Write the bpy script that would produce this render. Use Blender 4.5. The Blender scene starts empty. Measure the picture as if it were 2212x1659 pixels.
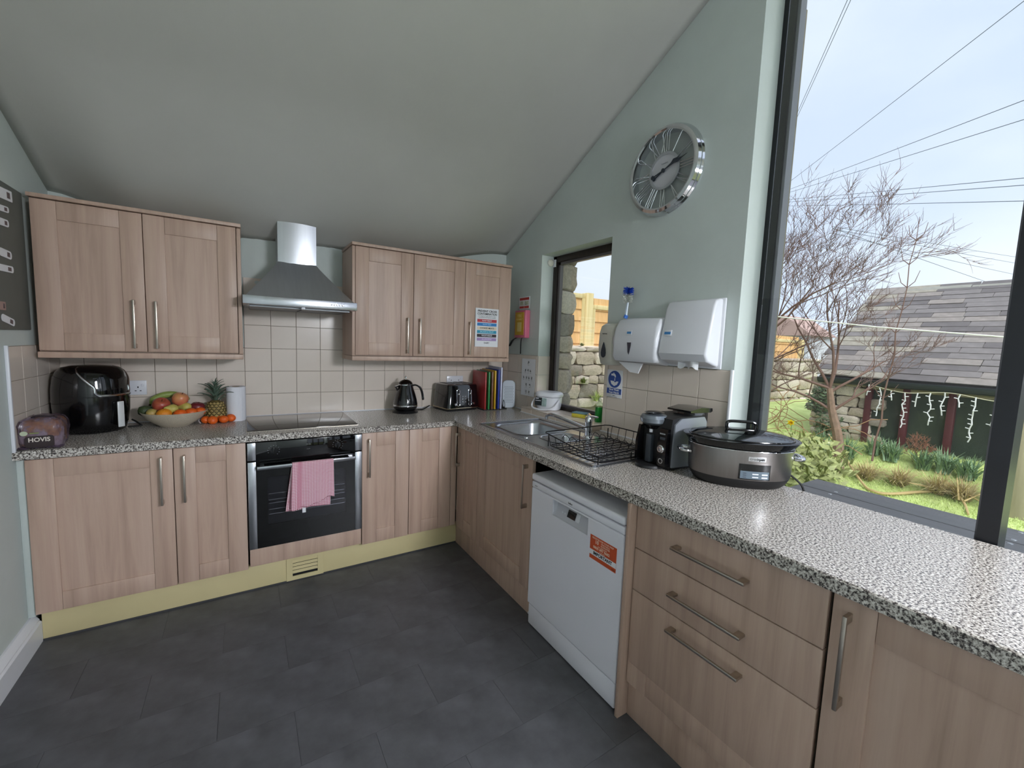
import bpy, bmesh, math, random
from mathutils import Vector, Matrix, noise
scene = bpy.context.scene
COL = scene.collection
PI = math.pi
# ---------------------------------------------------------------- camera
CAM = Vector((0.0089, -3.2309, 1.4536))
cR = Vector((0.84619928, -0.53159936, 0.03672752))
cU = Vector((0.02034391, 0.10110375, 0.99466786))
cF = Vector((0.53247809, 0.84094004, -0.09636874))
cd = bpy.data.cameras.new('camera'); cam = bpy.data.objects.new('camera', cd); COL.objects.link(cam)
cd.sensor_fit = 'HORIZONTAL'; cd.sensor_width = 36.0; cd.lens = 910.22 / 2212 * 36.0
cd.clip_start = 0.02; cd.clip_end = 300
cam.matrix_world = Matrix(((cR.x, cU.x, -cF.x, CAM.x), (cR.y, cU.y, -cF.y, CAM.y), (cR.z, cU.z, -cF.z, CAM.z), (0, 0, 0, 1)))
scene.camera = cam
# ---------------------------------------------------------------- sky, exposure
SKY = 1.0
w = bpy.data.worlds.new('overcast_sky'); scene.world = w; w.use_nodes = True
wt = w.node_tree; wn = wt.nodes; wl = wt.links
bg = wn['Background']
tc = wn.new('ShaderNodeTexCoord'); mp = wn.new('ShaderNodeMapping'); mp.inputs['Scale'].default_value = (1, 1, 2.2)
nz = wn.new('ShaderNodeTexNoise'); nz.inputs['Scale'].default_value = 1.6; nz.inputs['Detail'].default_value = 4
rp = wn.new('ShaderNodeValToRGB')
rp.color_ramp.elements[0].position = 0.34; rp.color_ramp.elements[0].color = (0.58, 0.67, 0.86, 1)
rp.color_ramp.elements[1].position = 0.64; rp.color_ramp.elements[1].color = (0.76, 0.82, 0.94, 1)
wl.new(tc.outputs['Generated'], mp.inputs['Vector']); wl.new(mp.outputs['Vector'], nz.inputs['Vector'])
wl.new(nz.outputs['Fac'], rp.inputs['Fac']); wl.new(rp.outputs['Color'], bg.inputs['Color'])
bg.inputs['Strength'].default_value = SKY
sd = bpy.data.lights.new('hazy_sun', 'SUN'); so = bpy.data.objects.new('hazy_sun', sd); COL.objects.link(so)
sd.energy = 2.6; sd.angle = math.radians(40); sd.color = (1.0, 0.96, 0.90)
so.rotation_euler = Vector((0.34, 0.50, -0.80)).to_track_quat('-Z', 'Y').to_euler(); so.location = (-4, -8, 8)
vs = scene.view_settings
vs.view_transform = 'Standard'; vs.look = 'None'; vs.gamma = 1.0; vs.use_curve_mapping = False
vs.exposure = 0.45
# ---------------------------------------------------------------- helpers
OFF = {}
def lin(h):
    h = h.lstrip('#'); v = [int(h[i:i + 2], 16) / 255 for i in (0, 2, 4)]
    return tuple((c / 12.92 if c <= .04045 else ((c + .055) / 1.055) ** 2.4) for c in v)
MATS = {}
def pm(name, hexc, rough=.5, metal=0., var=0., vs=8., bump=0., bs=60., st=(1, 1, 1), coat=0., emit=0., spec=None, dirt=None):
    if name in MATS: return MATS[name]
    m = bpy.data.materials.new(name); m.use_nodes = True; MATS[name] = m
    t = m.node_tree; N = t.nodes; L = t.links; p = N['Principled BSDF']
    c = lin(hexc); m.diffuse_color = (*c, 1)
    p.inputs['Base Color'].default_value = (*c, 1); p.inputs['Roughness'].default_value = rough; p.inputs['Metallic'].default_value = metal
    if coat: p.inputs['Coat Weight'].default_value = coat; p.inputs['Coat Roughness'].default_value = .08
    if spec is not None: p.inputs['Specular IOR Level'].default_value = spec
    if emit: p.inputs['Emission Color'].default_value = (*c, 1); p.inputs['Emission Strength'].default_value = emit
    if var or bump:
        tc = N.new('ShaderNodeTexCoord'); mp = N.new('ShaderNodeMapping'); mp.inputs['Scale'].default_value = st
        L.new(tc.outputs['Object'], mp.inputs['Vector'])
    if var:
        nz = N.new('ShaderNodeTexNoise'); nz.inputs['Scale'].default_value = vs; nz.inputs['Detail'].default_value = 6; nz.inputs['Roughness'].default_value = .6
        L.new(mp.outputs['Vector'], nz.inputs['Vector'])
        r = N.new('ShaderNodeValToRGB'); e = r.color_ramp.elements
        e[0].position = .3; e[1].position = .7
        d = lin(dirt) if dirt else tuple(x * (1 - var) for x in c)
        e[0].color = (*d, 1); e[1].color = (*[min(1, x * (1 + var * .6)) for x in c], 1)
        L.new(nz.outputs['Fac'], r.inputs['Fac']); L.new(r.outputs['Color'], p.inputs['Base Color'])
    if bump:
        n2 = N.new('ShaderNodeTexNoise'); n2.inputs['Scale'].default_value = bs; n2.inputs['Detail'].default_value = 4
        L.new(mp.outputs['Vector'], n2.inputs['Vector'])
        b = N.new('ShaderNodeBump'); b.inputs['Strength'].default_value = bump; b.inputs['Distance'].default_value = .004
        L.new(n2.outputs['Fac'], b.inputs['Height']); L.new(b.outputs['Normal'], p.inputs['Normal'])
    return m
def ramp_mat(name, build):
    m = bpy.data.materials.new(name); m.use_nodes = True; MATS[name] = m
    t = m.node_tree; build(t.nodes, t.links, t.nodes['Principled BSDF']); return m
def glassy(name, tint, refl=.06, rough=0.0):
    m = bpy.data.materials.new(name); m.use_nodes = True; MATS[name] = m
    N = m.node_tree.nodes; L = m.node_tree.links; N.remove(N['Principled BSDF']); o = N['Material Output']
    tr = N.new('ShaderNodeBsdfTransparent'); tr.inputs['Color'].default_value = (*tint, 1)
    gl = N.new('ShaderNodeBsdfGlossy'); gl.inputs['Roughness'].default_value = rough
    lw = N.new('ShaderNodeLayerWeight'); lw.inputs['Blend'].default_value = .12
    ma = N.new('ShaderNodeMath'); ma.operation = 'MULTIPLY_ADD'; ma.inputs[1].default_value = .6; ma.inputs[2].default_value = refl
    mx = N.new('ShaderNodeMixShader'); L.new(lw.outputs['Facing'], ma.inputs[0]); L.new(ma.outputs[0], mx.inputs[0])
    L.new(tr.outputs[0], mx.inputs[1]); L.new(gl.outputs[0], mx.inputs[2]); L.new(mx.outputs[0], o.inputs['Surface'])
    return m
def tagp(o, label=None, cat=None, group=None, kind=None):
    if label: o['label'] = label
    if cat: o['category'] = cat
    if group: o['group'] = group
    if kind: o['kind'] = kind
    return o
def thing(name, label, cat, loc=(0, 0, 0), rz=0, group=None, world=False, kind=None):
    o = bpy.data.objects.new(name, None); COL.objects.link(o); o.empty_display_size = .05
    o.location = loc; o.rotation_euler = (0, 0, rz)
    if world: OFF[o] = Vector(loc)
    return tagp(o, label, cat, group, kind)
def root_off(p):
    while p is not None:
        if p in OFF: return OFF[p]
        p = p.parent
    return None
def link(name, me, mat, parent=None):
    o = bpy.data.objects.new(name, me); COL.objects.link(o)
    if mat is not None:
        me.materials.clear(); me.materials.append(mat)
    if parent is not None: o.parent = parent
    return o
class B:
    def __init__(s): s.bm = bmesh.new()
    def box(s, x0, x1, y0, y1, z0, z1, r=0, seg=2):
        v = [s.bm.verts.new((x, y, z)) for x in (x0, x1) for y in (y0, y1) for z in (z0, z1)]
        fs = [s.bm.faces.new([v[i] for i in q]) for q in ((0, 1, 3, 2), (4, 6, 7, 5), (0, 4, 5, 1), (2, 3, 7, 6), (0, 2, 6, 4), (1, 5, 7, 3))]
        if r:
            ed = list({e for f in fs for e in f.edges})
            r = min(r, .49 * min(abs(x1 - x0), abs(y1 - y0), abs(z1 - z0)))
            bmesh.ops.bevel(s.bm, geom=ed, offset=r, segments=seg, profile=.5, affect='EDGES')
        return s
    def prism(s, poly, axis, a, b):
        def P(p, h):
            return {'X': (h, p[0], p[1]), 'Y': (p[0], h, p[1]), 'Z': (p[0], p[1], h)}[axis]
        A = [s.bm.verts.new(P(p, a)) for p in poly]; C = [s.bm.verts.new(P(p, b)) for p in poly]
        s.bm.faces.new(A); s.bm.faces.new(C[::-1]); n = len(poly)
        for i in range(n): s.bm.faces.new((A[i], C[i], C[(i + 1) % n], A[(i + 1) % n]))
        return s
    def loft(s, rings, cap0=True, cap1=True, closed=True):
        R = [[s.bm.verts.new(p) for p in r] for r in rings]; n = len(R[0])
        for a, b in zip(R, R[1:]):
            for i in range(n if closed else n - 1):
                s.bm.faces.new((a[i], a[(i + 1) % n], b[(i + 1) % n], b[i]))
        if cap0: s.bm.faces.new(R[0][::-1])
        if cap1: s.bm.faces.new(R[-1])
        return s
    def lathe(s, prof, c=(0, 0, 0), n=32, sx=1, sy=1, M=None, cap0=True, cap1=True):
        rings = []
        for r, z in prof:
            ring = []
            for i in range(n):
                a = 2 * PI * i / n; p = Vector((c[0] + max(r, 1e-5) * sx * math.cos(a), c[1] + max(r, 1e-5) * sy * math.sin(a), c[2] + z))
                ring.append(M @ p if M else p)
            rings.append(ring)
        return s.loft(rings, cap0, cap1)
    def tube(s, pts, r, n=8, closed=False, caps=True, flat=1.0):
        pts = [Vector(p) for p in pts]; m = len(pts); rs = r if isinstance(r, (list, tuple)) else [r] * m
        rings = []; up = None
        for i in range(m):
            if closed: d = pts[(i + 1) % m] - pts[i - 1]
            else: d = pts[min(i + 1, m - 1)] - pts[max(i - 1, 0)]
            d.normalize()
            if up is None:
                up = Vector((0, 0, 1)) if abs(d.z) < .9 else Vector((1, 0, 0))
            a = d.cross(up)
            if a.length < 1e-6: a = d.orthogonal()
            a.normalize(); b = a.cross(d); up = b
            rings.append([pts[i] + (a * math.cos(2 * PI * k / n) + b * math.sin(2 * PI * k / n) * flat) * rs[i] for k in range(n)])
        if closed:
            R = [[s.bm.verts.new(p) for p in q] for q in rings]
            for i in range(m):
                A, C = R[i], R[(i + 1) % m]
                for k in range(n): s.bm.faces.new((A[k], A[(k + 1) % n], C[(k + 1) % n], C[k]))
            return s
        return s.loft(rings, caps, caps)
    def grid(s, fn, nu, nv):
        V = [[s.bm.verts.new(fn(i / nu, j / nv)) for j in range(nv + 1)] for i in range(nu + 1)]
        for i in range(nu):
            for j in range(nv): s.bm.faces.new((V[i][j], V[i + 1][j], V[i + 1][j + 1], V[i][j + 1]))
        return s
    def poly(s, pts):
        s.bm.faces.new([s.bm.verts.new(p) for p in pts]); return s
    def ball(s, c, r, seg=20, rings=12, sx=1, sy=1, sz=1):
        pr = [(r * math.sin(PI * i / rings), -r * sz * math.cos(PI * i / rings)) for i in range(rings + 1)]
        return s.lathe(pr, c, seg, sx, sy)
    def mesh(s, name, M=None, sharp=35, smooth=True):
        bmesh.ops.remove_doubles(s.bm, verts=s.bm.verts, dist=2e-6)
        if M is not None: s.bm.transform(M)
        bmesh.ops.recalc_face_normals(s.bm, faces=s.bm.faces)
        me = bpy.data.meshes.new(name); s.bm.to_mesh(me); s.bm.free()
        if smooth and len(me.polygons):
            me.polygons.foreach_set('use_smooth', [True] * len(me.polygons))
            me.set_sharp_from_angle(angle=math.radians(sharp))
        return me
    def done(s, name, mat, parent=None, M=None, sharp=35, label=None, smooth=True, kind=None):
        o = root_off(parent) if parent is not None else None
        if o is not None: M = Matrix.Translation(-o) @ M if M is not None else Matrix.Translation(-o)
        ob = link(name, s.mesh(name, M, sharp, smooth), mat, parent)
        return tagp(ob, label, kind=kind)
def frame(o, X, Y):
    X = Vector(X).normalized(); Y = Vector(Y).normalized(); Z = X.cross(Y)
    return Matrix(((X.x, Y.x, Z.x, o[0]), (X.y, Y.y, Z.y, o[1]), (X.z, Y.z, Z.z, o[2]), (0, 0, 0, 1)))
def FB(x, y, z): return frame((x, y, z), (1, 0, 0), (0, 0, 1))      # faces -y
def FRt(x, y, z): return frame((x, y, z), (0, -1, 0), (0, 0, 1))    # faces -x
def FL(x, y, z): return frame((x, y, z), (0, 1, 0), (0, 0, 1))      # faces +x
# cabinet frames: local u (viewer's right), v outwards, z up
def CB(x, y): return Matrix(((1, 0, 0, x), (0, -1, 0, y), (0, 0, 1, 0), (0, 0, 0, 1)))
def CR(x, y): return Matrix(((0, -1, 0, x), (-1, 0, 0, y), (0, 0, 1, 0), (0, 0, 0, 1)))
def text(body, M, mat, parent, size=None, width=None, ext=.0004, name='lettering', bold=0.0, align='CENTER'):
    cu = bpy.data.curves.new(name, 'FONT'); cu.body = body; cu.size = size or .02; cu.extrude = ext; cu.align_x = align; cu.align_y = 'CENTER'
    cu.offset = bold; cu.resolution_u = 3; cu.fill_mode = 'BOTH'
    to = bpy.data.objects.new(name, cu); me = bpy.data.meshes.new_from_object(to)
    bpy.data.objects.remove(to); bpy.data.curves.remove(cu)
    if width and len(me.vertices):
        xs = [v.co.x for v in me.vertices]; k = width / max(1e-6, max(xs) - min(xs))
        me.transform(Matrix.Diagonal((k, k if not size else 1, 1, 1)))
    o = root_off(parent)
    if o is not None: M = Matrix.Translation(-o) @ M
    me.transform(M); me.name = name
    return link(name, me, mat, parent)
def rrect(cx, cy, hx, hy, r, z, n=5):
    pts = []
    for sx, sy, a0 in ((1, 1, 0), (-1, 1, PI / 2), (-1, -1, PI), (1, -1, 1.5 * PI)):
        for k in range(n + 1):
            a = a0 + PI / 2 * k / n
            pts.append((cx + sx * (hx - r) + r * math.cos(a), cy + sy * (hy - r) + r * math.sin(a), z))
    return pts
def sell(cx, cy, a, b, e, z, n=40):
    out = []
    for i in range(n):
        t = 2 * PI * i / n; c, s_ = math.cos(t), math.sin(t)
        out.append((cx + a * math.copysign(abs(c) ** e, c), cy + b * math.copysign(abs(s_) ** e, s_), z))
    return out
def boolean(o, cutter):
    md = o.modifiers.new('cut', 'BOOLEAN'); md.operation = 'DIFFERENCE'; md.object = cutter; md.solver = 'EXACT'
    bpy.context.view_layer.update(); dg = bpy.context.evaluated_depsgraph_get()
    me = bpy.data.meshes.new_from_object(o.evaluated_get(dg)); o.modifiers.remove(md); o.data = me
    bpy.data.objects.remove(cutter)
def bez(pts, n=16):
    pts = [Vector(p) for p in pts]; out = []
    P = [2 * pts[0] - pts[1]] + pts + [2 * pts[-1] - pts[-2]]
    for i in range(1, len(P) - 2):
        for k in range(n):
            t = k / n; a, b, c, d = P[i - 1], P[i], P[i + 1], P[i + 2]
            out.append(.5 * ((2 * b) + (c - a) * t + (2 * a - 5 * b + 4 * c - d) * t * t + (3 * b - a - 3 * c + d) * t ** 3))
    out.append(pts[-1]); return out
# ---------------------------------------------------------------- materials
PAINT = pm('sage_paint', '#c4ccc8', .62, var=.05, vs=3, bump=.25, bs=35)
CEILM = pm('ceiling_paint', '#bdbcb6', .75, var=.04, vs=2, bump=.2, bs=25)
def _wood(N, L, p, c0, c1, c2, rough=.42):
    tc = N.new('ShaderNodeTexCoord'); mp = N.new('ShaderNodeMapping'); mp.inputs['Scale'].default_value = (22, 22, 1.1)
    nz = N.new('ShaderNodeTexNoise'); nz.inputs['Scale'].default_value = 1.0; nz.inputs['Detail'].default_value = 8; nz.inputs['Roughness'].default_value = .62; nz.inputs['Distortion'].default_value = .4
    r = N.new('ShaderNodeValToRGB'); e = r.color_ramp.elements; e[0].position = .25; e[0].color = (*lin(c0), 1); e[1].position = .8; e[1].color = (*lin(c2), 1)
    k = e.new(.52); k.color = (*lin(c1), 1)
    L.new(tc.outputs['Object'], mp.inputs['Vector']); L.new(mp.outputs['Vector'], nz.inputs['Vector']); L.new(nz.outputs['Fac'], r.inputs['Fac']); L.new(r.outputs['Color'], p.inputs['Base Color'])
    p.inputs['Roughness'].default_value = rough
WOOD = ramp_mat('beech_laminate', lambda N, L, p: _wood(N, L, p, '#a58a7a', '#bb9f8e', '#c8ae9d'))
DARKWOOD = ramp_mat('dark_stained_timber', lambda N, L, p: _wood(N, L, p, '#1d1512', '#2c211c', '#3a2c26', .5))
FENCEW = ramp_mat('new_softwood', lambda N, L, p: _wood(N, L, p, '#cf9d62', '#e3b67c', '#efcb97', .7))
POSTW = ramp_mat('pale_softwood', lambda N, L, p: _wood(N, L, p, '#c9b277', '#e2d09c', '#efe2b8', .7))
def _work(N, L, p):
    tc = N.new('ShaderNodeTexCoord')
    nz = N.new('ShaderNodeTexNoise'); nz.inputs['Scale'].default_value = 175; nz.inputs['Detail'].default_value = 3; nz.inputs['Roughness'].default_value = .65
    r = N.new('ShaderNodeValToRGB'); r.color_ramp.interpolation = 'LINEAR'; e = r.color_ramp.elements
    e[0].position = .37; e[0].color = (*lin('#332f2e'), 1); e[1].position = .66; e[1].color = (*lin('#e6e2dc'), 1)
    for po, c in ((.435, '#5a5350'), (.48, '#9c948c'), (.55, '#c2bbb3')): k = e.new(po); k.color = (*lin(c), 1)
    L.new(tc.outputs['Object'], nz.inputs['Vector']); L.new(nz.outputs['Fac'], r.inputs['Fac']); L.new(r.outputs['Color'], p.inputs['Base Color'])
    p.inputs['Roughness'].default_value = .24
WORK = ramp_mat('speckled_granite_laminate', _work)
TILE = pm('cream_glazed_tile', '#dccfc3', .22, var=.03, vs=5, bump=.03, bs=20)
GROUT = pm('grey_grout', '#8d8072', .9)
FLOORT = pm('dark_slate_vinyl', '#545458', .48, var=.36, vs=7, bump=.08, bs=40)
FLOORG = pm('floor_joint', '#3a3a3d', .8)
PLINTH = pm('cream_plinth', '#cbbd90', .5, var=.05, vs=4)
STEEL = pm('brushed_steel', '#b9bbc0', .26, 1, var=.06, vs=40, st=(1, 1, .06))
STEELV = pm('brushed_steel_hood', '#c4c6cb', .28, 1, var=.05, vs=60, st=(1, .1, .05))
CHROME = pm('chrome', '#d8dade', .06, 1)
NICKEL = pm('satin_nickel', '#b8aea2', .3, 1)
BLACKG = pm('black_glass', '#060607', .04, spec=.6)
BLACKP = pm('black_gloss_plastic', '#08080a', .14, coat=.3)
BLACKM = pm('black_matt_plastic', '#141416', .45)
GREYP = pm('dark_grey_plastic', '#3b4048', .4)
WHITEP = pm('white_plastic', '#dfe0e6', .25)
WHITEA = pm('white_enamel', '#e9e7ef', .3)
OFFWP = pm('off_white_plastic', '#d6d3c8', .32)
PAPER = pm('white_paper', '#e6e6ea', .6)
INK = pm('black_ink', '#16161a', .6)
RUBBER = pm('black_rubber', '#0c0c0d', .6)
WOODWHITE = pm('white_gloss_wood', '#dfe0e4', .3)
GLASS = glassy('window_glass', (.97, .985, .98), .02)
STONE = pm('limestone', '#bcae9e', .85, var=.3, vs=9, bump=.9, bs=22)
STONE2 = pm('limestone_pale', '#d8ccbe', .85, var=.25, vs=12, bump=.9, bs=26)
STONE3 = pm('limestone_grey', '#978d82', .9, var=.3, vs=10, bump=.9, bs=24)
SLATES = [pm('slate_a', '#757070', .7, var=.22, vs=9, bump=.5, bs=25), pm('slate_b', '#87807c', .7, var=.25, vs=11, bump=.5, bs=25), pm('slate_c', '#625d5e', .7, var=.22, vs=9, bump=.5, bs=25), pm('slate_mossy', '#948f84', .8, var=.3, vs=14, bump=.5, bs=25)]
# ================================================================ ROOM SHELL
XL, XR, YR, RIDGE = -0.85, 1.951, -6.2, -3.6
def sstep(a, b, t):
    t = max(0, min(1, (t - a) / (b - a))); return t * t * (3 - 2 * t)
def ceil_z(x, y):
    k = (x - XL) / (XR - XL); y_ = -y
    base = 2.155 + .06 * k; sl = .433 + .078 * k
    if y_ > 3.6: z = base + sl * 3.6 - .5 * (y_ - 3.6)
    else: z = base + sl * y_
    dip = .122 * sstep(-.85, -.45, x) * (1 - sstep(1.15, 1.9, x)) * (1 - sstep(.22, .9, y_))
    return z - dip
def struct(b, name, mat, label=None, cat=None, parent=None, **k):
    o = b.done(name, mat, parent, **k)
    return tagp(o, label, cat, kind='structure')
floor = B().box(XL - .1, 2.1, YR - .1, .1, -.08, -.003); floor = struct(floor, 'floor', FLOORG, 'dark grey vinyl tile floor', 'floor')
tw, td = .496, .245
fm = {}
for r in range(25):
    y1 = -.556 - td * (r - 0) + .001; y0 = y1 - td + .0009
    if y0 < YR: break
    x = -.108 - tw * 3 + (0 if r % 2 else .248)
    while x < 2.0:
        a, b_ = max(x, XL), min(x + tw - .0009, 1.95)
        if b_ - a > .03:
            key = (round(b_ - a, 3))
            if key not in fm: fm[key] = B().box(0, b_ - a, 0, y1 - y0, -.003, 0).mesh('floor_tile', smooth=False)
            o = link('tile', fm[key], FLOORT, floor); o.location = (a, y0, random.Random(r * 31 + int(x * 50)).uniform(-.0003, 0))
        x += tw
# row(s) under the units, joined: nothing of them shows
B().box(XL, 1.95, -.554, 0, -.003, -.0005).done('tile', FLOORT, floor)
# back wall
bk = B()
def wtop(b, x0, x1, y0, y1, z0, n=14, axis='x'):
    pts = [(x0, z0), (x1, z0)]
    return pts
pts = [(XL - .2, -.05), (2.2, -.05)] + [(x, ceil_z(min(max(x, XL), XR), 0) + .05) for x in [2.2 - 3.25 * i / 30 for i in range(31)]]
bk.prism(pts, 'Y', .004, .2)
wall_back = struct(bk, 'wall_back', PAINT, 'sage green back wall with cream tiles behind the oven run', 'wall', sharp=30)
pl = B()
rnd = random.Random(3)
# lumpy old plaster visible around the cooker hood
def lump(u, v):
    x = .0 + .6 * u; z = 1.66 + .44 * v
    e = min(1, 8 * u, 8 * (1 - u), 8 * v)
    return (x, .003 - .012 * e * (.5 + .5 * noise.noise(Vector((x * 7, z * 9, 3)))) - .004 * e * noise.noise(Vector((x * 25, z * 25, 1))), z)
pl.grid(lump, 48, 40); pl.done('plaster_patch', PAINT, wall_back, sharp=180)
# left wall, solid
lw = B()
prof = [(.2, -.05)] + [(y, ceil_z(XL, y) + .05) for y in [0, -1, -2, -3.6, YR]] + [(YR, -.05)]
lw.prism(prof, 'X', XL - .2, XL)
wall_left = struct(lw, 'wall_left', PAINT, 'pale sage green side wall with notice board', 'wall')
# right wall with small window opening
W1 = (-1.268, -.53, .93, 2.136)
rw = B()
def rprism(y0, y1, z0, z1=None, x0=XR, x1=2.12):
    if z1 is None: p = [(y0, z0), (y1, z0)] + [(y1, ceil_z(XR, y1) + .05), (y0, ceil_z(XR, y0) + .05)]
    else: p = [(y0, z0), (y1, z0), (y1, z1), (y0, z1)]
    rw.prism(p, 'X', x0, x1)
rprism(W1[1], .004, -.05); rprism(W1[0], W1[1], W1[3]); rprism(W1[0], W1[1], -.05, W1[2]); rprism(-2.112, W1[0], -.05)
wall_right = struct(rw, 'wall_right', PAINT, 'sage green wall with clock between the two windows', 'wall')
# low wall below the big glazing and the bits of wall behind the viewer
lowr = B().box(1.95, 2.12, YR, -2.112, -.05, .28); struct(lowr, 'trim_1', DARKWOOD, 'dark timber base rail below the big window', 'rail')
# ceiling: two slopes, rear one with two roof lights added for daylight
ADDED_SKL = [(.75, 1.25, -5.1, -4.1), (1.35, 1.85, -5.1, -4.1)]
cb = B()
xs = [XL + (XR - XL) * i / 56 for i in range(57)]; ys = [0.004 - .05 * i for i in range(25)] + [-1.25 - .1 * i for i in range(1, 60)]
ys = [y for y in ys if y > YR] + [YR]
ys = sorted(set([round(y, 4) for y in ys] + [RIDGE, -5.1, -4.1]), reverse=True); xs = sorted(set([round(x, 4) for x in xs] + [.75, 1.25, 1.35, 1.85]))
V = {}
for x in xs:
    for y in ys: V[x, y] = cb.bm.verts.new((x, y, ceil_z(x, min(y, 0))))
for i in range(len(xs) - 1):
    for j in range(len(ys) - 1):
        mx, my = (xs[i] + xs[i + 1]) / 2, (ys[j] + ys[j + 1]) / 2
        if any(a < mx < b and c < my < d for a, b, c, d in ADDED_SKL): continue
        cb.bm.faces.new((V[xs[i], ys[j]], V[xs[i + 1], ys[j]], V[xs[i + 1], ys[j + 1]], V[xs[i], ys[j + 1]]))
ceiling = cb.done('ceiling', CEILM, sharp=60); tagp(ceiling, 'sloping grey-white plaster ceiling', 'ceiling', kind='structure')
md = ceiling.modifiers.new('thick', 'SOLIDIFY'); md.thickness = .12; md.offset = 1
bpy.context.view_layer.update()
if ceiling.data.polygons[0].normal.z > 0: md.offset = 1
else: md.offset = -1
# roof lights (unseen behind the viewer, added to let in more daylight)
for n, (a, b_, c, d) in enumerate(ADDED_SKL):
    rl = thing('window_%d' % (3 + n), 'added unseen roof light in the rear slope, %s one' % ('left' if n == 0 else 'right'), 'window', (a, c, ceil_z((a + b_) / 2, c)), world=True, kind='structure')
    f = B()
    def zz(x, y, h): return ceil_z(x, y) + h
    for (x0, x1, y0, y1) in ((a, a + .05, c, d), (b_ - .05, b_, c, d), (a, b_, c, c + .05), (a, b_, d - .05, d)):
        f.loft([[(x0, y0, zz(x0, y0, -.01)), (x1, y0, zz(x1, y0, -.01)), (x1, y1, zz(x1, y1, -.01)), (x0, y1, zz(x0, y1, -.01))],
                [(x0, y0, zz(x0, y0, .14)), (x1, y0, zz(x1, y0, .14)), (x1, y1, zz(x1, y1, .14)), (x0, y1, zz(x0, y1, .14))]])
    f.done('window_frame', WOODWHITE, rl)
    B().loft([[(a + .05, c + .05, zz(a, c, .06)), (b_ - .05, c + .05, zz(b_, c, .06)), (b_ - .05, d - .05, zz(b_, d, .06)), (a + .05, d - .05, zz(a, d, .06))],
              [(a + .05, c + .05, zz(a, c, .07)), (b_ - .05, c + .05, zz(b_, c, .07)), (b_ - .05, d - .05, zz(b_, d, .07)), (a + .05, d - .05, zz(a, d, .07))]]).done('pane', GLASS, rl)
# rear wall (behind the viewer), its glazed doors added to bring in daylight
ADDED_GD = (.85, 1.88, 0.0, 2.25)
rb = B()
for p in ([(XL, -.05), (ADDED_GD[0], -.05), (ADDED_GD[0], 2.9), (XL, 2.9)], [(ADDED_GD[1], -.05), (2.1, -.05), (2.1, 2.9), (ADDED_GD[1], 2.9)], [(ADDED_GD[0], ADDED_GD[3]), (ADDED_GD[1], ADDED_GD[3]), (ADDED_GD[1], 2.9), (ADDED_GD[0], 2.9)]):
    rb.prism(p, 'Y', YR - .2, YR)
struct(rb, 'wall_rear', PAINT, 'sage green rear wall around the added glazed doors', 'wall')
dr = thing('added_door_1', 'added unseen dark framed glazed garden doors in the rear wall', 'door', (1.36, YR - .1, 0), world=True, kind='structure')
f = B()
for i in range(4):
    x = ADDED_GD[0] + (ADDED_GD[1] - ADDED_GD[0]) * i / 3; f.box(x - .035, x + .035, YR - .13, YR - .07, 0, ADDED_GD[3])
f.box(ADDED_GD[0], ADDED_GD[1], YR - .13, YR - .07, 0, .1); f.box(ADDED_GD[0], ADDED_GD[1], YR - .13, YR - .07, ADDED_GD[3] - .08, ADDED_GD[3]); f.done('door_frame', DARKWOOD, dr)
B().box(ADDED_GD[0], ADDED_GD[1], YR - .103, YR - .097, .1, ADDED_GD[3] - .08).done('pane', GLASS, dr)
# ---------------------------------------------------------------- wall tiles
T = .15; G = .0022; ZT = .91
tmesh = {}
def tile_piece(w_, h_):
    k = (round(w_, 3), round(h_, 3))
    if k not in tmesh: tmesh[k] = B().box(0, w_, 0, .006, 0, h_, r=.0012, seg=1).mesh('wall_tile')
    return tmesh[k]
def put_tile(par, M, w_, h_):
    o = link('tile', tile_piece(w_, h_), TILE, par); o.matrix_local = M
def MB(x, z): return Matrix(((1, 0, 0, x), (0, -1, 0, .0015), (0, 0, 1, z), (0, 0, 0, 1)))
def MR(y, z): return Matrix(((0, -1, 0, XR - .0005 + .001), (-1, 0, 0, y), (0, 0, 1, z), (0, 0, 0, 1)))
def ML(y, z): return Matrix(((0, 1, 0, XL - .0005), (1, 0, 0, y), (0, 0, 1, z), (0, 0, 0, 1)))
B().box(XL, XR, .001, .006, ZT, ZT + 3 * T + .002).box(0, .6, .001, .006, ZT + .45, 1.7).done('grout', GROUT, wall_back)
for k in range(-6, 13):
    for r in range(6):
        if r >= 3 and not (0 <= k < 4): continue
        a, b_ = max(k * T + G / 2, XL + .004), min((k + 1) * T - G / 2, XR - .008)
        if b_ - a < .01: continue
        z = ZT + .004 + r * T - (.004 if r else 0); h_ = T - G - (.004 if r == 0 else 0)
        put_tile(wall_back, MB(a, z), b_ - a, h_)
TR = .159
B().box(XR - .001, XR + .004, -.53, 0, ZT, ZT + .452).box(XR - .001, XR + .004, -2.1, -1.268, ZT, ZT + .452).done('grout', GROUT, wall_right)
cols = [-1.4615 - TR * i for i in range(-1, 5)]
for y1 in [-1.2715] + [-1.4615 + TR * 0 - TR * i for i in range(0, 4)]:
    pass
edges_y = [-1.2715, -1.3025, -1.4615, -1.6208, -1.7801, -1.9394, -2.0995]
for i in range(len(edges_y) - 1):
    for r in range(3): put_tile(wall_right, MR(edges_y[i] - G / 2, ZT + .002 + r * T), edges_y[i] - edges_y[i + 1] - G, T - G)
edges_y = [-.006, -.09, -.25, -.41, -.53]
for i in range(len(edges_y) - 1):
    for r in range(3): put_tile(wall_right, MR(edges_y[i] - G / 2, ZT + .002 + r * T), edges_y[i] - edges_y[i + 1] - G, T - G)
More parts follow.
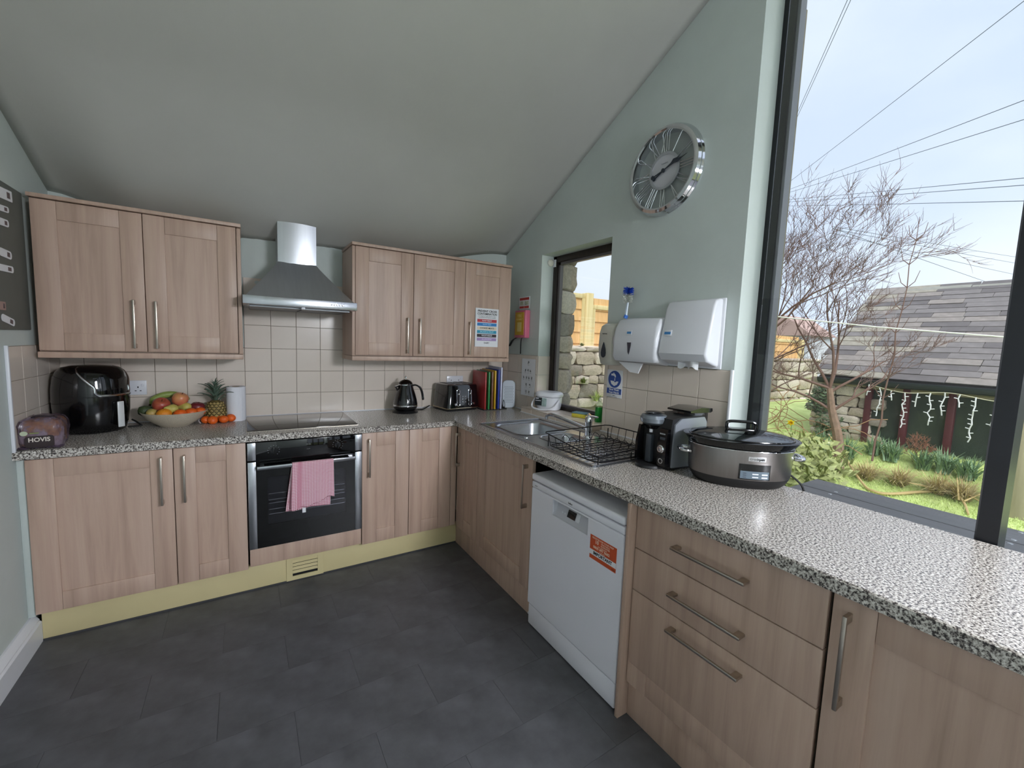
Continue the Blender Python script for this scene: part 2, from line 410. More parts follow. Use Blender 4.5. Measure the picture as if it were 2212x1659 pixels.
# tiled window reveal, side and sill
for r in range(3):
    o = link('tile', tile_piece(.115, T - G), TILE, wall_right); o.matrix_local = Matrix(((1, 0, 0, XR), (0, -1, 0, -.5295), (0, 0, 1, ZT + r * T + .002), (0, 0, 0, 1)))
B().box(1.868, XR + .002, -1.268, -.45, ZT, .948).done('sill_upstand', GROUT, wall_right)
ey = [-.452, -.6, -.75, -.9, -1.05, -1.2, -1.266]
for i in range(len(ey) - 1):
    wv = ey[i] - ey[i + 1] - G
    o = link('tile', tile_piece(wv, .034), TILE, wall_right); o.matrix_local = Matrix(((0, -1, 0, 1.8685), (-1, 0, 0, ey[i]), (0, 0, 1, ZT + .002), (0, 0, 0, 1)))
    if i > 0 or True:
        for (xa, xb) in ((1.863, 1.955), (1.957, 2.068)):
            if i == 0 and xa > 1.95: continue
            o = link('tile', tile_piece(wv, xb - xa), TILE, wall_right); o.matrix_local = Matrix(((0, 0, 1, xa), (-1, 0, 0, ey[i]), (0, 1, 0, .9475), (0, 0, 0, 1)))
B().box(XR - .012, XR + .003, -2.114, -2.1, ZT, ZT + .456, r=.003).done('tile_trim', WHITEP, wall_right)
B().box(XL - .004, XL + .001, -.59, 0, ZT, ZT + .452).done('grout', GROUT, wall_left)
edges_y = [-.59, -.45, -.30, -.15, -.008]
for i in range(4):
    for r in range(3): put_tile(wall_left, ML(edges_y[i] + G / 2, ZT + .002 + r * T), edges_y[i + 1] - edges_y[i] - G, T - G)
B().box(XL, XL + .012, -.603, -.59, ZT - .04, ZT + .456, r=.003).done('tile_trim', WHITEP, wall_left)
# pale sealant bead where worktop meets tiles
B().box(XL, XR, -.01, -.002, ZT - .002, ZT + .006, r=.002).done('sealant', WHITEP, wall_back)
B().box(XR - .012, XR - .003, -.45, 0, ZT - .002, ZT + .006).box(XR - .012, XR - .003, -2.1, -1.268, ZT - .002, ZT + .006).box(1.856, 1.866, -1.268, -.45, ZT - .002, ZT + .006).done('sealant', WHITEP, wall_right)
# painted filler strip left of the base units and skirting
B().box(XL, -.824, -.575, -.5, .135, .872, r=.003).done('filler_strip', PAINT, wall_left)
bb = B(); bprof = [(-.85, 0), (-.815, 0), (-.815, .095), (-.822, .102), (-.822, .108), (-.832, .122), (-.842, .13), (-.85, .13)]
bb.prism(bprof, 'Y', YR, -.548); struct(bb, 'baseboard_left', WOODWHITE, 'white moulded skirting board along the left wall', 'skirting board')
# ---------------------------------------------------------------- small window
w1 = thing('window_1', 'small dark framed window above the sink', 'window', (2.09, -.9, .95), world=True, kind='structure')
f = B(); y0, y1, z0, z1 = -1.268, -.53, .945, 2.136
f.box(2.065, 2.125, y1 - .04, y1 + .002, z0, z1, r=.003).box(2.065, 2.125, y0 - .002, y0 + .04, z0, z1, r=.003).box(2.065, 2.125, y0, y1, z1 - .045, z1, r=.003).box(2.065, 2.125, y0, y1, z0, z0 + .035, r=.003)
f.done('window_frame', DARKWOOD, w1)
f = B(); a = .04; b_ = .062
f.box(2.085, 2.115, y1 - b_, y1 - a, z0 + .03, z1 - .04).box(2.085, 2.115, y0 + a, y0 + b_, z0 + .03, z1 - .04).box(2.085, 2.115, y0 + a, y1 - a, z1 - .065, z1 - .04).box(2.085, 2.115, y0 + a, y1 - a, z0 + .03, z0 + .05)
f.done('glazing_bead', pm('grey_brown_bead', '#6d6668', .4), w1)
B().box(2.099, 2.104, y0 + .05, y1 - .05, z0 + .04, z1 - .055).done('pane', GLASS, w1)
# ---------------------------------------------------------------- big glazing
w2 = thing('window_2', 'tall dark framed window reaching up to the sloping ceiling', 'window', (2.15, -4, .2), world=True, kind='structure')
POSTB = pm('dark_window_frame', '#14151b', .4, var=.15, vs=20)
def topz(y): return ceil_z(XR, y)
f = B(); f.prism([(-2.165, .2), (-2.112, .2), (-2.112, topz(-2.112) + .03), (-2.165, topz(-2.165) + .03)], 'X', 2.1, 2.16); f.done('jamb', POSTB, w2)
FRG = pm('grey_frame_bead', '#7d7c84', .35)
f = B(); f.prism([(-2.178, .25), (-2.16, .25), (-2.16, topz(-2.16)), (-2.178, topz(-2.178))], 'X', 2.112, 2.16); f.done('glazing_bead', FRG, w2)
for yp in (-2.993, -3.85, -4.75, -5.6):
    f = B(); f.prism([(yp, .2), (yp + .045, .2), (yp + .045, topz(yp + .045)), (yp, topz(yp))], 'X', 1.888, 2.0); f.done('post', POSTB, w2)
    f = B(); f.prism([(yp + .045, .3), (yp + .055, .3), (yp + .055, topz(yp + .05)), (yp + .045, topz(yp + .045))], 'X', 1.93, 1.96); f.done('glazing_bead', FRG, w2)
f = B(); f.box(1.95, 2.1, YR, -2.17, .26, .32).prism([(y, topz(y) - .06) for y in (-2.165, -3.6, YR)] + [(y, topz(y) + .02) for y in (YR, -3.6, -2.165)], 'X', 2.0, 2.1); f.done('rail', POSTB, w2)
f = B(); f.prism([(-2.17, .3), (YR, .3), (YR, topz(YR) - .05), (-3.6, topz(-3.6) - .05), (-2.17, topz(-2.17) - .05)], 'X', 2.03, 2.036); f.done('pane', GLASS, w2)
# ================================================================ ADDED FILL LAMPS (unseen behind the viewer, lit to brighten the room)
FILL_GLOW = pm('added_lamp_glow', '#f4f8ff', .4, emit=78.0)
for n, (lx, ly) in enumerate(((1.5, -4.5), (1.5, -5.5))):
    z = ceil_z(lx, ly)
    ln = thing('added_pendant', ['added unseen globe pendant lamp by the big window', 'added unseen globe pendant lamp between window and added garden doors'][n], 'lamp', (lx, ly, 2.1), group='added globe fill lamps')
    B().tube([(0, 0, .25), (0, 0, z - 2.1 + .01)], .004).done('cord', WHITEP, ln)
    B().lathe([(0, 0), (.05, 0), (.045, -.03), (.01, -.05), (0, -.05)], (0, 0, z - 2.1), n=24).done('ceiling_rose', WHITEP, ln)
    B().lathe([(.03, .285), (.13, .25), (.23, .18), (.28, .08), (.29, .04), (.28, .04), (.225, .165), (.13, .235), (.03, .27)], n=32, cap0=False, cap1=False).done('metal_shade', WHITEP, ln)  # opaque cap on the added lamp, keeps its light off ceiling and upper wall
    B().lathe([(.03, .26), (.035, .23), (.04, .20), (0, .20)], n=20).done('lamp_holder', NICKEL, ln)
    B().ball((0, 0, 0), .22, 18, 12).done('globe_shade', FILL_GLOW, ln)
# ================================================================ CABINETS
def handle(par, u, z0, z1, M, vert=True, u1=None):
    b = B(); h = .0055
    if vert:
        b.box(u - h, u + h, .027, .036, z0, z1, r=.003)
        for z in (z0 + .012, z1 - .012): b.box(u - h * .9, u + h * .9, -.001, .03, z - .011, z + .011, r=.002)
    else:
        b.box(u, u1, .027, .036, z0 - h, z0 + h, r=.003)
        for q in (u + .012, u1 - .012): b.box(q - .011, q + .011, -.001, .03, z0 - h * .9, z0 + h * .9, r=.002)
    return b.done('handle', NICKEL, par, M)
def shaker(par, u0, u1, z0, z1, M, hu=None, hz=None, name='door', st=.088, rail=.085, g=.0018, only_bottom=False):
    """framed door: stiles, rails, recessed panel; outer face at v=0, v grows outwards"""
    u0 += g; u1 -= g; b = B(); t = -.02
    if only_bottom:
        b.box(u0, u1, t, 0, z0 + rail, z1, r=.0018)
        b.box(u0, u0 + st, t, 0, z0, z0 + rail).box(u1 - st, u1, t, 0, z0, z0 + rail).box(u0 + st, u1 - st, t, -.004, z0, z0 + rail, r=.001)
    else:
        b.box(u0, u0 + st, t, 0, z0, z1, r=.0018).box(u1 - st, u1, t, 0, z0, z1, r=.0018)
        b.box(u0 + st + .0006, u1 - st - .0006, t, -.0006, z0, z0 + rail, r=.0018).box(u0 + st + .0006, u1 - st - .0006, t, -.0006, z1 - rail, z1, r=.0018)
    d = b.done(name, WOOD, par, M)
    if not only_bottom:
        B().box(u0 + st - .004, u1 - st + .004, t + .003, -.0075, z0 + rail - .004, z1 - rail + .004).done('panel', WOOD, d, M)
    if hu is not None: handle(d, hu, hz[0], hz[1], M)
    return d
def slab(par, u0, u1, z0, z1, M, name='drawer_front', hz=None, hu=None, g=.0018):
    d = B().box(u0 + g, u1 - g, -.02, 0, z0, z1, r=.002).done(name, WOOD, par, M)
    if hz is not None: handle(d, hu[0], hz, hz, M, False, hu[1])
    return d
DARKIN = pm('dark_carcass_brown', '#5b4a3d', .7)  # one even dark brown for carcasses and housing shelf
def base_unit(label, u0, u1, M, loc, depth=.5, z0=.15, z1=.868, name='base_cabinet', group='base cabinets'):
    t = thing(name, label, 'cabinet', loc, world=True, group=group)
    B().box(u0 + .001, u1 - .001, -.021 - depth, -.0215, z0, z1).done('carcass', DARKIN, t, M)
    return t
MBk = CB(0, -.590)
def cb(label, u0, u1, hu, zb=.15, **k):
    t = base_unit(label, u0, u1, MBk, ((u0 + u1) / 2, -.3, .15)); shaker(t, u0, u1, zb, .866, MBk, hu, (.59, .832), **k); return t
cb('wide single-door beech cabinet below the air fryer', -.822, -.312, -.357)
cb('narrow beech cabinet with handle, left of the oven', -.312, -.002, -.267)
cb('narrow beech cabinet with handle, right of the oven', .602, .902, .643)
t = base_unit('beech corner cabinet with no handle under the toaster', .902, 1.245, MBk, (1.05, -.3, .15))
shaker(t, .902, 1.202, .152, .866, MBk); B().box(1.204, 1.246, -.03, -.004, .152, .866, r=.002).done('corner_post', WOOD, t, MBk)
# oven housing
oh = thing('oven_housing', 'beech plinth panel and housing under the built-in oven', 'cabinet', (.3, -.3, .15), world=True)
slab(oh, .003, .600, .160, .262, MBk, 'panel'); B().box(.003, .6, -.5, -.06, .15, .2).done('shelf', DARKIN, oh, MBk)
# plinth and vent of the back run
pl = thing('plinth', 'cream plinth board along the floor below the oven run', 'plinth', (.2, -.55, 0), world=True)
b = B().box(-.815, .192, -.548, -.530, 0, .15, r=.001).box(.376, 1.272, -.548, -.530, 0, .15, r=.001).box(.192, .376, -.548, -.530, .138, .15); b.done('board', PLINTH, pl)
B().box(-.815, 1.27, -.551, -.546, 0, .008).done('floor_seal', FLOORG, pl)
vg = thing('vent_grille', 'cream louvred vent grille in the plinth below the oven', 'vent', (.283, -.548, 0), world=True)
B().box(.184, .216, -.554, -.5485, .006, .144).box(.352, .384, -.554, -.5485, .006, .144).box(.216, .352, -.554, -.5485, .128, .144).box(.216, .352, -.554, -.5485, .006, .03).done('frame', PLINTH, vg, smooth=False)
B().box(.2, .37, -.535, -.530, .01, .14).done('backing', INK, vg)
for i in range(4):
    z = .119 - i * .0215
    B().prism([(-.5555, z - .0065), (-.553, z - .008), (-.541, z + .0045), (-.5435, z + .006)], 'X', .216, .352).done('slat', PLINTH, vg)
# ---------------------------------------------------------------- right run
MRt = CR(1.248, 0)
def rb_(label, y0, y1, **k): return base_unit(label, -y0, -y1, MRt, (1.5, (y0 + y1) / 2, .15), **k)
t = rb_('narrow beech corner cabinet with handle left of the sink cabinet', -.612, -.902, z1=.74); shaker(t, .612, .902, .15, .866, MRt, .634, (.592, .828))
B().box(1.2485, 1.285, -.611, -.592, .15, .866, r=.001).done('corner_post', WOOD, t)
t = rb_('wide beech sink cabinet with handle beside the dishwasher', -.904, -1.512, z1=.74); shaker(t, .904, 1.506, .15, .866, MRt, 1.460, (.59, .827))
t = thing('end_panel', 'beech end panel between dishwasher and drawers', 'panel', (1.5, -2.18, 0), world=True); B().box(1.214, 1.85, -2.190, -2.174, 0, .871, r=.001).done('board', WOOD, t)
t = rb_('three drawer beech unit right of the dishwasher', -2.192, -2.816, name='drawer_unit', group=None)
slab(t, 2.192, 2.816, .699, .866, MRt, 'drawer', .781, (2.367, 2.621)); slab(t, 2.192, 2.816, .533, .696, MRt, 'drawer', .613, (2.366, 2.622))
d3 = shaker(t, 2.192, 2.816, .15, .530, MRt, name='drawer', only_bottom=True); handle(d3, 2.370, .485, .485, MRt, False, 2.626)
t = rb_('beech base cabinet with long handle right of the drawers', -2.82, -3.42); shaker(t, 2.822, 3.42, .15, .866, MRt, 2.861, (.583, .829))
rp_ = thing('plinth', 'beech plinth board below the sink cabinets', 'plinth', (1.28, -1, 0), world=True); B().box(1.272, 1.29, -1.51, -.53, 0, .15, r=.001).done('board', WOOD, rp_)
rp2 = thing('plinth', 'beech plinth board below the drawer unit', 'plinth', (1.28, -2.8, 0), world=True); B().box(1.266, 1.284, -3.42, -2.192, 0, .15, r=.001).done('board', WOOD, rp2)
# ---------------------------------------------------------------- wall cabinets
MW = CB(0, -.345)
def wall_unit(label, u0, u1, splits, hs, loc, st):
    t = thing('wall_cabinet', label, 'cabinet', loc, world=True)
    c = B().box(u0, u1, -.323, -.0215, 1.334, 2.036); c.done('carcass', WOOD, t, MW)
    B().box(u1 - .018, u1, -.0212, .002, 1.334, 2.036, r=.001).done('end_panel', WOOD, t, MW)
    if u0 > 0: B().box(u0, u0 + .018, -.0212, .002, 1.334, 2.036, r=.001).done('end_panel', WOOD, t, MW)
    B().box(u0 - .003, u1 + .003, -.328, .012, 2.042, 2.060, r=.002).done('cornice', WOOD, t, MW)
    B().box(u0 - .001, u1 + .001, -.024, .006, 1.303, 1.332, r=.003).box(u0 - .001, u0 + .02, -.32, -.02, 1.303, 1.332).box(u1 - .02, u1 + .001, -.32, -.02, 1.303, 1.332).done('pelmet', WOOD, t, MW)
    for (a, b_), h in zip(splits, hs): shaker(t, a, b_, 1.339, 2.038, MW, h, (1.356, 1.602), st=st)
    return t
wall_unit('beech double wall cabinet above the air fryer', -.824, -.006, [(-.822, -.426), (-.426, -.026)], [-.471, -.383], (-.42, -.17, 1.3), .086)
wall_unit('beech three-door wall cabinet right of the cooker hood', .594, 1.792, [(.613, 1.002), (1.002, 1.396), (1.396, 1.778)], [.957, 1.046, 1.434], (1.19, -.17, 1.3), .085)
# ---------------------------------------------------------------- worktop
wk = thing('worktop', 'speckled grey granite-effect L-shaped worktop', 'worktop', (.5, -.3, .87), world=True)
b = B(); P = [(XL + .001, -.0045), (XL + .001, -.606), (1.222, -.606), (1.222, -3.44), (1.876, -3.44), (1.876, -2.116), (1.9445, -2.116), (1.9445, -1.268), (1.862, -1.268), (1.862, -.45), (1.9445, -.45), (1.9445, -.0045)]
b.prism(P, 'Z', .872, .910); b.bm.edges.ensure_lookup_table()
ed = []
for e in b.bm.edges:
    a, c = e.verts[0].co, e.verts[1].co
    if a.z > .9 and c.z > .9:
        if (abs(a.y + .606) < 1e-5 and abs(c.y + .606) < 1e-5) or (abs(a.x - 1.222) < 1e-5 and abs(c.x - 1.222) < 1e-5): ed.append(e)
bmesh.ops.bevel(b.bm, geom=ed, offset=.012, segments=5, profile=.5, affect='EDGES')
work = b.done('top', WORK, wk, sharp=40)
bpy.context.view_layer.update()
cut = B().box(1.335, 1.772, -1.49, -.828, .8, 1).done('cutter', None); cut.location = (0, 0, 0)
boolean(work, cut); work.data.polygons.foreach_set('use_smooth', [True] * len(work.data.polygons)); work.data.set_sharp_from_angle(angle=math.radians(40))
work.data.materials.clear(); work.data.materials.append(WORK)
for x in (.004, .598): B().box(x - .0008, x + .0008, -.6068, -.59, .8715, .903).done('joint_strip', INK, wk)
# ---------------------------------------------------------------- hob
hb = thing('hob', 'flat black glass induction hob set in the worktop', 'hob', (.297, -.27, .91), world=True)
B().box(.004, .592, -.525, -.022, .9105, .9155, r=.0015).done('glass_top', BLACKG, hb)
B().box(.002, .594, -.527, -.020, .9101, .9125).done('edge_trim', NICKEL, hb)
# ---------------------------------------------------------------- built-in oven
ov = thing('oven', 'built-in black glass oven with steel side trims', 'oven', (.3, -.3, .265), world=True)
B().box(.02, .58, -.57, -.05, .27, .865).done('body', BLACKM, ov)
for u0, u1 in ((.003, .042), (.557, .598)):
    B().box(u0, u1, -.612, -.575, .768, .866, r=.002).done('side_trim', STEEL, ov); B().box(u0, u1, -.612, -.575, .268, .760, r=.002).done('side_trim', STEEL, ov)
cp = B().box(.042, .557, -.610, -.575, .756, .866, r=.001).done('control_panel', BLACKG, ov)
DIM = pm('dim_white_print', '#8d9096', .5)
for kx in (.127, .459):
    B().lathe([(0, .0), (.017, .0), (.017, .004), (.0, .004)], n=24, M=frame((kx, -.610, .816), (1, 0, 0), (0, 0, 1))).done('dial', BLACKP, cp)
    B().box(kx - .0045, kx + .0045, -.624, -.61, .796, .836, r=.002).done('knob', BLACKP, cp)
    tk = B()
    for i in range(10):
        a = math.radians(-140 + 28 * i + 90); r0 = .028
        tk.box(kx + r0 * math.cos(a) - .0022, kx + r0 * math.cos(a) + .0022, -.6106, -.6098, .816 + r0 * math.sin(a) - .0008, .816 + r0 * math.sin(a) + .0008)
    tk.done('dial_marks', DIM, cp)
text('11:12', FB(.3, -.6104, .835), DIM, cp, size=.011, name='clock_display'); text('- o +', FB(.3, -.6104, .808), DIM, cp, size=.010, name='touch_keys')
SMOKE = glassy('smoked_glass', (.75, .75, .78), .03)
od = B().box(.042, .557, -.610, -.603, .268, .752).done('door', BLACKG, ov)
bpy.context.view_layer.update()
cutb = B().box(.095, .505, -.64, -.55, .395, .668).done('cutter', None); cutb.location = Vector((0, 0, 0)) - Vector((0, 0, 0))
cutb.data.transform(Matrix.Translation(-Vector((0, 0, 0))))
boolean(od, cutb); od.data.polygons.foreach_set('use_smooth', [False] * len(od.data.polygons)); od.data.materials.clear(); od.data.materials.append(BLACKG)
B().box(.09, .51, -.6095, -.606, .39, .673).done('window', SMOKE, od)
B().box(.09, .51, -.575, -.5695, .39, .673).done('cavity', pm('dark_enamel', '#15161c', .3), ov)
rk = B()
for z in (.565, .53, .51, .475, .447):
    rk.tube([(.10, -.590, z), (.50, -.590, z)], .003, 6)
rk.done('oven_shelf', STEEL, ov)
B().box(.046, .553, -.652, -.636, .722, .742, r=.003).done('handle', STEEL, od)
for q_ in (.06, .52): B().box(q_, q_ + .02, -.64, -.6105, .724, .74).done('handle_mount', STEEL, od)
# ---------------------------------------------------------------- cooker hood
hd = thing('cooker_hood', 'stainless steel chimney cooker hood above the hob', 'cooker hood', (.295, -.25, 1.61), world=True)
zc = lambda y: ceil_z(.29, y) - .004
ch = B(); fr_ = [(.186 + .218 * i / 16, -.196 - .009 * (1 - (2 * i / 16 - 1) ** 2)) for i in range(17)] + [(.404, -.012), (.186, -.012)]
ch.loft([[(x, y, 1.9) for x, y in fr_], [(x, y, zc(y)) for x, y in fr_]])
ch.done('chimney', STEELV, hd)
cn = B()
rings = []
for k in range(11):
    t_ = k / 10; s_ = (1 - t_) ** 1.08
    z = 1.662 + (1.903 - 1.662) * t_
    rings.append([(.186 - (.186 - .012) * s_, -.2 - .285 * s_, z), (.404 + (.58 - .404) * s_, -.2 - .285 * s_, z), (.404 + (.58 - .404) * s_, -.012, z), (.186 - (.186 - .012) * s_, -.012, z)])
cn.loft(rings); cn.done('canopy', STEELV, hd, sharp=25)
vz = B().box(-.002, .592, -.5, -.012, 1.616, 1.663, r=.002).done('visor', STEEL, hd)
for i in range(5): B().lathe([(0, 0), (.0055, 0), (.0055, .004), (.004, .006), (0, .006)], n=14, M=frame((.448 + .0155 * i, -.5, 1.641), (1, 0, 0), (0, 0, 1))).done('button', BLACKP, vz)
B().box(.03, .29, -.44, -.06, 1.606, 1.617).box(.30, .56, -.44, -.06, 1.606, 1.617).done('grease_filter', pm('filter_mesh', '#77797c', .45, 1), hd)
B().box(.285, .305, -.49, -.43, 1.604, 1.617, r=.002).done('filter_catch', WHITEP, hd)
# ================================================================ DISHWASHER
dw = thing('dishwasher', 'white freestanding dishwasher under the worktop', 'dishwasher', (1.5, -1.85, 0), world=True)
FX = 1.222; dy0, dy1 = -1.540, -2.160
DF = CR(FX, 0)                       # u = -y, v outwards (-x), z
B().box(1.262, 1.8, dy1 + .006, dy0 - .006, .02, .765).done('body', WHITEA, dw)
B().box(FX - .004, 1.8, dy1, dy0, .772, .806, r=.009, seg=3).done('lid', WHITEA, dw)
B().box(1.255, 1.8, dy1 + .004, dy0 - .004, .764, .773).done('lid_gap', INK, dw)
u0, u1 = -dy0, -dy1
dd = B().box(u0, u1, -.035, 0, .118, .7335, r=.006, seg=3).done('door', WHITEA, dw, DF)
bpy.context.view_layer.update(); ct = B().box(1.716, 1.958, -.034, .02, .652, .7275).done('cutter', None, None, DF); boolean(dd, ct)
dd.data.materials.clear(); dd.data.materials.append(WHITEA); dd.data.polygons.foreach_set('use_smooth', [False] * len(dd.data.polygons))
B().box(u0, u1, -.035, 0, .735, .766, r=.005, seg=3).done('control_strip', WHITEA, dw, DF)
b = B()                              # recessed grip with sloping floor
b.loft([[(1.714, .0005, .727), (1.96, .0005, .727), (1.96, .0005, .652), (1.714, .0005, .652)], [(1.722, -.032, .722), (1.952, -.032, .722), (1.952, -.006, .655), (1.722, -.006, .655)]], False, True)
grip = b.done('grip_recess', pm('pale_grey_plastic', '#c3c3ca', .35), dw, DF)
ax = lambda u, z, v: DF @ Vector((u, v, z))
sl = frame(ax(1.84, .69, -.0185), DF.to_3x3() @ Vector((1, 0, 0)), DF.to_3x3() @ Vector((0, -.36, 1)).normalized())
B().box(-.033, .020, -.017, .017, 0, .002).done('display', BLACKG, grip, sl)
for i in range(4): B().box(-.072 + .09 * (i > 1) * 1.05 + (i % 2) * .018 , -.062 + .09 * (i > 1) * 1.05 + (i % 2) * .018, -.012, -.004, 0, .0015).done('button', WHITEP, grip, sl)
B().box(.024, .048, -.018, .018, 0, .001).done('key_panel', WHITEP, grip, sl)
text('beko', DF @ frame((1.84, .0006, .749), (1, 0, 0), (0, 0, 1)), INK, dd, size=.014, name='logo_lettering')
text('Full size', DF @ frame((1.578, .0006, .749), (1, 0, 0), (0, 0, 1)), pm('grey_ink', '#77777d', .6), dd, size=.006, name='print')
B().box(u0 + .004, u1 - .004, -.05, -.006, .004, .112, r=.006).done('kick_panel', WHITEA, dw, DF)
B().box(u0, u0 + .012, -.02, -.006, .05, .06).done('hinge_cap', WHITEP, dw, DF)
stt = B().box(1.978, 2.128, 0, .0006, .566, .668).done('sticker', pm('orange_sticker', '#c8512a', .4), dw, DF)
B().box(1.978, 2.128, .0006, .0009, .584, .606).done('sticker_band', PAPER, stt, DF)
def dtx(s, u, z, size, mat, **k): return text(s, DF @ frame((u, .0011, z), (1, 0, 0), (0, 0, 1)), mat, stt, size=size, ext=.0002, **k)
CRE = pm('cream_print', '#efd9c4', .5)
dtx('REGISTER FOR YOUR FREE*', 2.052, .659, .010, CRE); dtx('10', 2.018, .645, .021, CRE, bold=.0004); dtx('YEAR PARTS', 2.066, .649, .0088, CRE); dtx('GUARANTEE', 2.066, .640, .0088, CRE)
dtx('CALL FREE NOW', 2.05, .631, .007, CRE); dtx('0800 497 0682', 2.045, .621, .0155, CRE, bold=.0002); dtx('or visit online', 2.05, .611, .006, CRE)
dtx('IMPORTANT', 2.053, .595, .019, INK, bold=.0006); dtx('beko', 2.115, .574, .009, INK)
# ================================================================ SINK, TAP, DISH RACK
sk = thing('kitchen_sink', 'stainless steel one and a half bowl sink with drainer', 'sink', (1.55, -1.3, .91), world=True)
pb = B(); pb.loft([rrect(1.55, -1.335, .243, .545, .03, .9105), rrect(1.55, -1.335, .243, .545, .03, .9145), rrect(1.55, -1.335, .238, .54, .028, .9165)])
plate = pb.done('rim', STEEL, sk); bpy.context.view_layer.update()
BW1 = (1.545, -1.045, .185, .180, .07); BW2 = (1.555, -1.36, .125, .095, .06)
for cx, cy, hx, hy, r in (BW1, BW2):
    c = B().loft([rrect(cx, cy, hx, hy, r, .85, 6), rrect(cx, cy, hx, hy, r, .95, 6)]).done('cutter', None); c.location = -OFF[sk] * 0
    boolean(plate, c)
plate.data.materials.clear(); plate.data.materials.append(STEEL); plate.data.polygons.foreach_set('use_smooth', [False] * len(plate.data.polygons))
for cx, cy, hx, hy, r, dp in ((*BW1, .16), (*BW2, .09)):
    b = B(); R_ = []
    for dz, q in ((.0035, -.004), (.0055, .0), (.002, .006), (-.012, .010), (-dp + .03, .018), (-dp + .008, .03), (-dp, .06)): R_.append(rrect(cx, cy, hx - q, hy - q, max(.015, r - q * .5), .9145 + dz, 6))
    b.loft(R_, False, True); bw = b.done('bowl', STEEL, sk, sharp=60)
    B().lathe([(0, .001), (.035, .001), (.04, .003), (.043, .001)], (cx, cy, .9145 - dp), 24).done('waste', CHROME, bw)
for i in range(9):
    x = 1.385 + i * .04
    B().box(x - .008, x + .008, -1.835, -1.53, .9155, .9195, r=.0018).done('drainer_rib', STEEL, sk)
B().tube([(1.315, -.80, .9185), (1.315, -1.872, .9185), (1.785, -1.872, .9185), (1.785, -.80, .9185)], .003, 8, closed=True).done('raised_edge', STEEL, sk)
B().lathe([(0, .0), (.016, 0), (.015, .004), (0, .005)], (1.36, -1.27, .916), 20).done('overflow_cap', CHROME, sk)
tp = thing('mixer_tap', 'chrome mixer tap with long swivel spout behind the sink', 'tap', (1.715, -1.40, .9165), world=True)
B().lathe([(0, 0), (.028, 0), (.026, .008), (.021, .012), (.0205, .075), (.022, .085), (.022, .118), (.018, .124), (0, .126)], (1.715, -1.40, .9165), 28).done('body', CHROME, tp)
B().tube(bez([(1.712, -1.385, .963), (1.70, -1.30, .978), (1.675, -1.19, .998), (1.66, -1.115, 1.007), (1.652, -1.085, 1.001), (1.65, -1.072, .985)], 8), .0105, 12).done('spout', CHROME, tp)
B().lathe([(0, 0), (.012, 0), (.012, .014), (0, .014)], (1.65, -1.072, .973), 16).done('aerator', CHROME, tp)
B().tube([(1.715, -1.40, 1.036), (1.722, -1.408, 1.046)], .019, 16).box(1.706, 1.726, -1.47, -1.40, 1.040, 1.050, r=.004).done('lever', CHROME, tp)
rk = thing('dish_rack', 'black wire dish rack standing on the drainer', 'dish rack', (1.55, -1.66, .92), world=True)
WIRE = pm('black_wire', '#17161a', .3, .6)
def ww(pts, r=.0022, name='wire', closed=False): return B().tube(pts, r, 6, closed=closed).done(name, WIRE, rk)
x0, x1, y0, y1 = 1.345, 1.775, -1.872, -1.50
ww([(x0 + .02, y1, .928), (x0, y1 - .03, .928), (x0, y0 + .03, .928), (x0 + .02, y0, .928), (x1 - .02, y0, .928), (x1, y0 + .03, .928), (x1, y1 - .03, .928), (x1 - .02, y1, .928)], .003, 'base_frame', True)
ww([(x0 - .005, y1 + .02, .995), (x0 - .02, y1, .995), (x0 - .02, y0 + .06, .96), (x0, y0 - .004, .955), (x1, y0 - .004, .985), (x1 + .012, y0 + .04, 1.0), (x1 + .012, y1, 1.0), (x1 - .005, y1 + .025, .998)], .003, 'top_rim', True)
for i in range(9):
    y = y0 + .02 + (y1 - y0 - .04) * i / 8
    ww([(x0, y, .928), (x0 + .05, y, .9245), (x1 - .05, y, .9245), (x1, y, .928)])
for i in range(7):
    y = y0 + .03 + (y1 - y0 - .05) * i / 6
    ww(bez([(x0 + .055, y, .925), (x0 + .075, y, .96), (x0 + .10, y + .006, .975), (x0 + .125, y, .955), (x0 + .135, y, .925)], 4), .0017)
    ww(bez([(x1 - .155, y, .925), (x1 - .14, y, .955), (x1 - .115, y + .006, .972), (x1 - .09, y, .955), (x1 - .08, y, .925)], 4), .0017)
    ww([(x1, y, .928), (x1 + .012, y, .999)], .0016); ww([(x0, y, .928), (x0 - .016, y, .96 + .03 * (y - y0) / (y1 - y0))], .0016)
for (x, y) in ((x0, y0), (x1, y0), (x0, y1), (x1, y1), ((x0 + x1) / 2, y1), ((x0 + x1) / 2, y0)):
    ww([(x, y, .921), (x, y, .985 if y > -1.7 else .957)], .003, 'upright')
# ================================================================ SILL THINGS
cd_ = thing('compost_caddy', 'small white lidded compost caddy on the window sill', 'caddy', (1.985, -.655, .9545), rz=math.radians(-62))
def sqr(z, h, r, n=6, dy=0): return rrect(0, dy, h * .97, h * .80, r, z, n)
b = B(); b.loft([sqr(0, .080, .05), sqr(.006, .088, .055), sqr(.03, .094, .06), sqr(.095, .099, .062), sqr(.100, .099, .062)]); b.done('bucket', WHITEP, cd_)
b = B(); b.loft([sqr(.0995, .097, .06), sqr(.1035, .097, .06)]); b.done('lid_gap', GREYP, cd_)
b = B(); b.loft([sqr(.1035, .104, .064), sqr(.112, .107, .064), sqr(.125, .105, .062), sqr(.135, .094, .058), sqr(.139, .08, .05), sqr(.137, .06, .04)]); b.done('lid', WHITEP, cd_)
hp = bez([(-.102, -.03, .085), (-.110, -.07, .045), (-.09, -.092, .014), (0, -.102, .008), (.08, -.094, .03), (.104, -.04, .085)], 8)
B().tube(hp, .007, 8).done('handle', WHITEP, cd_)
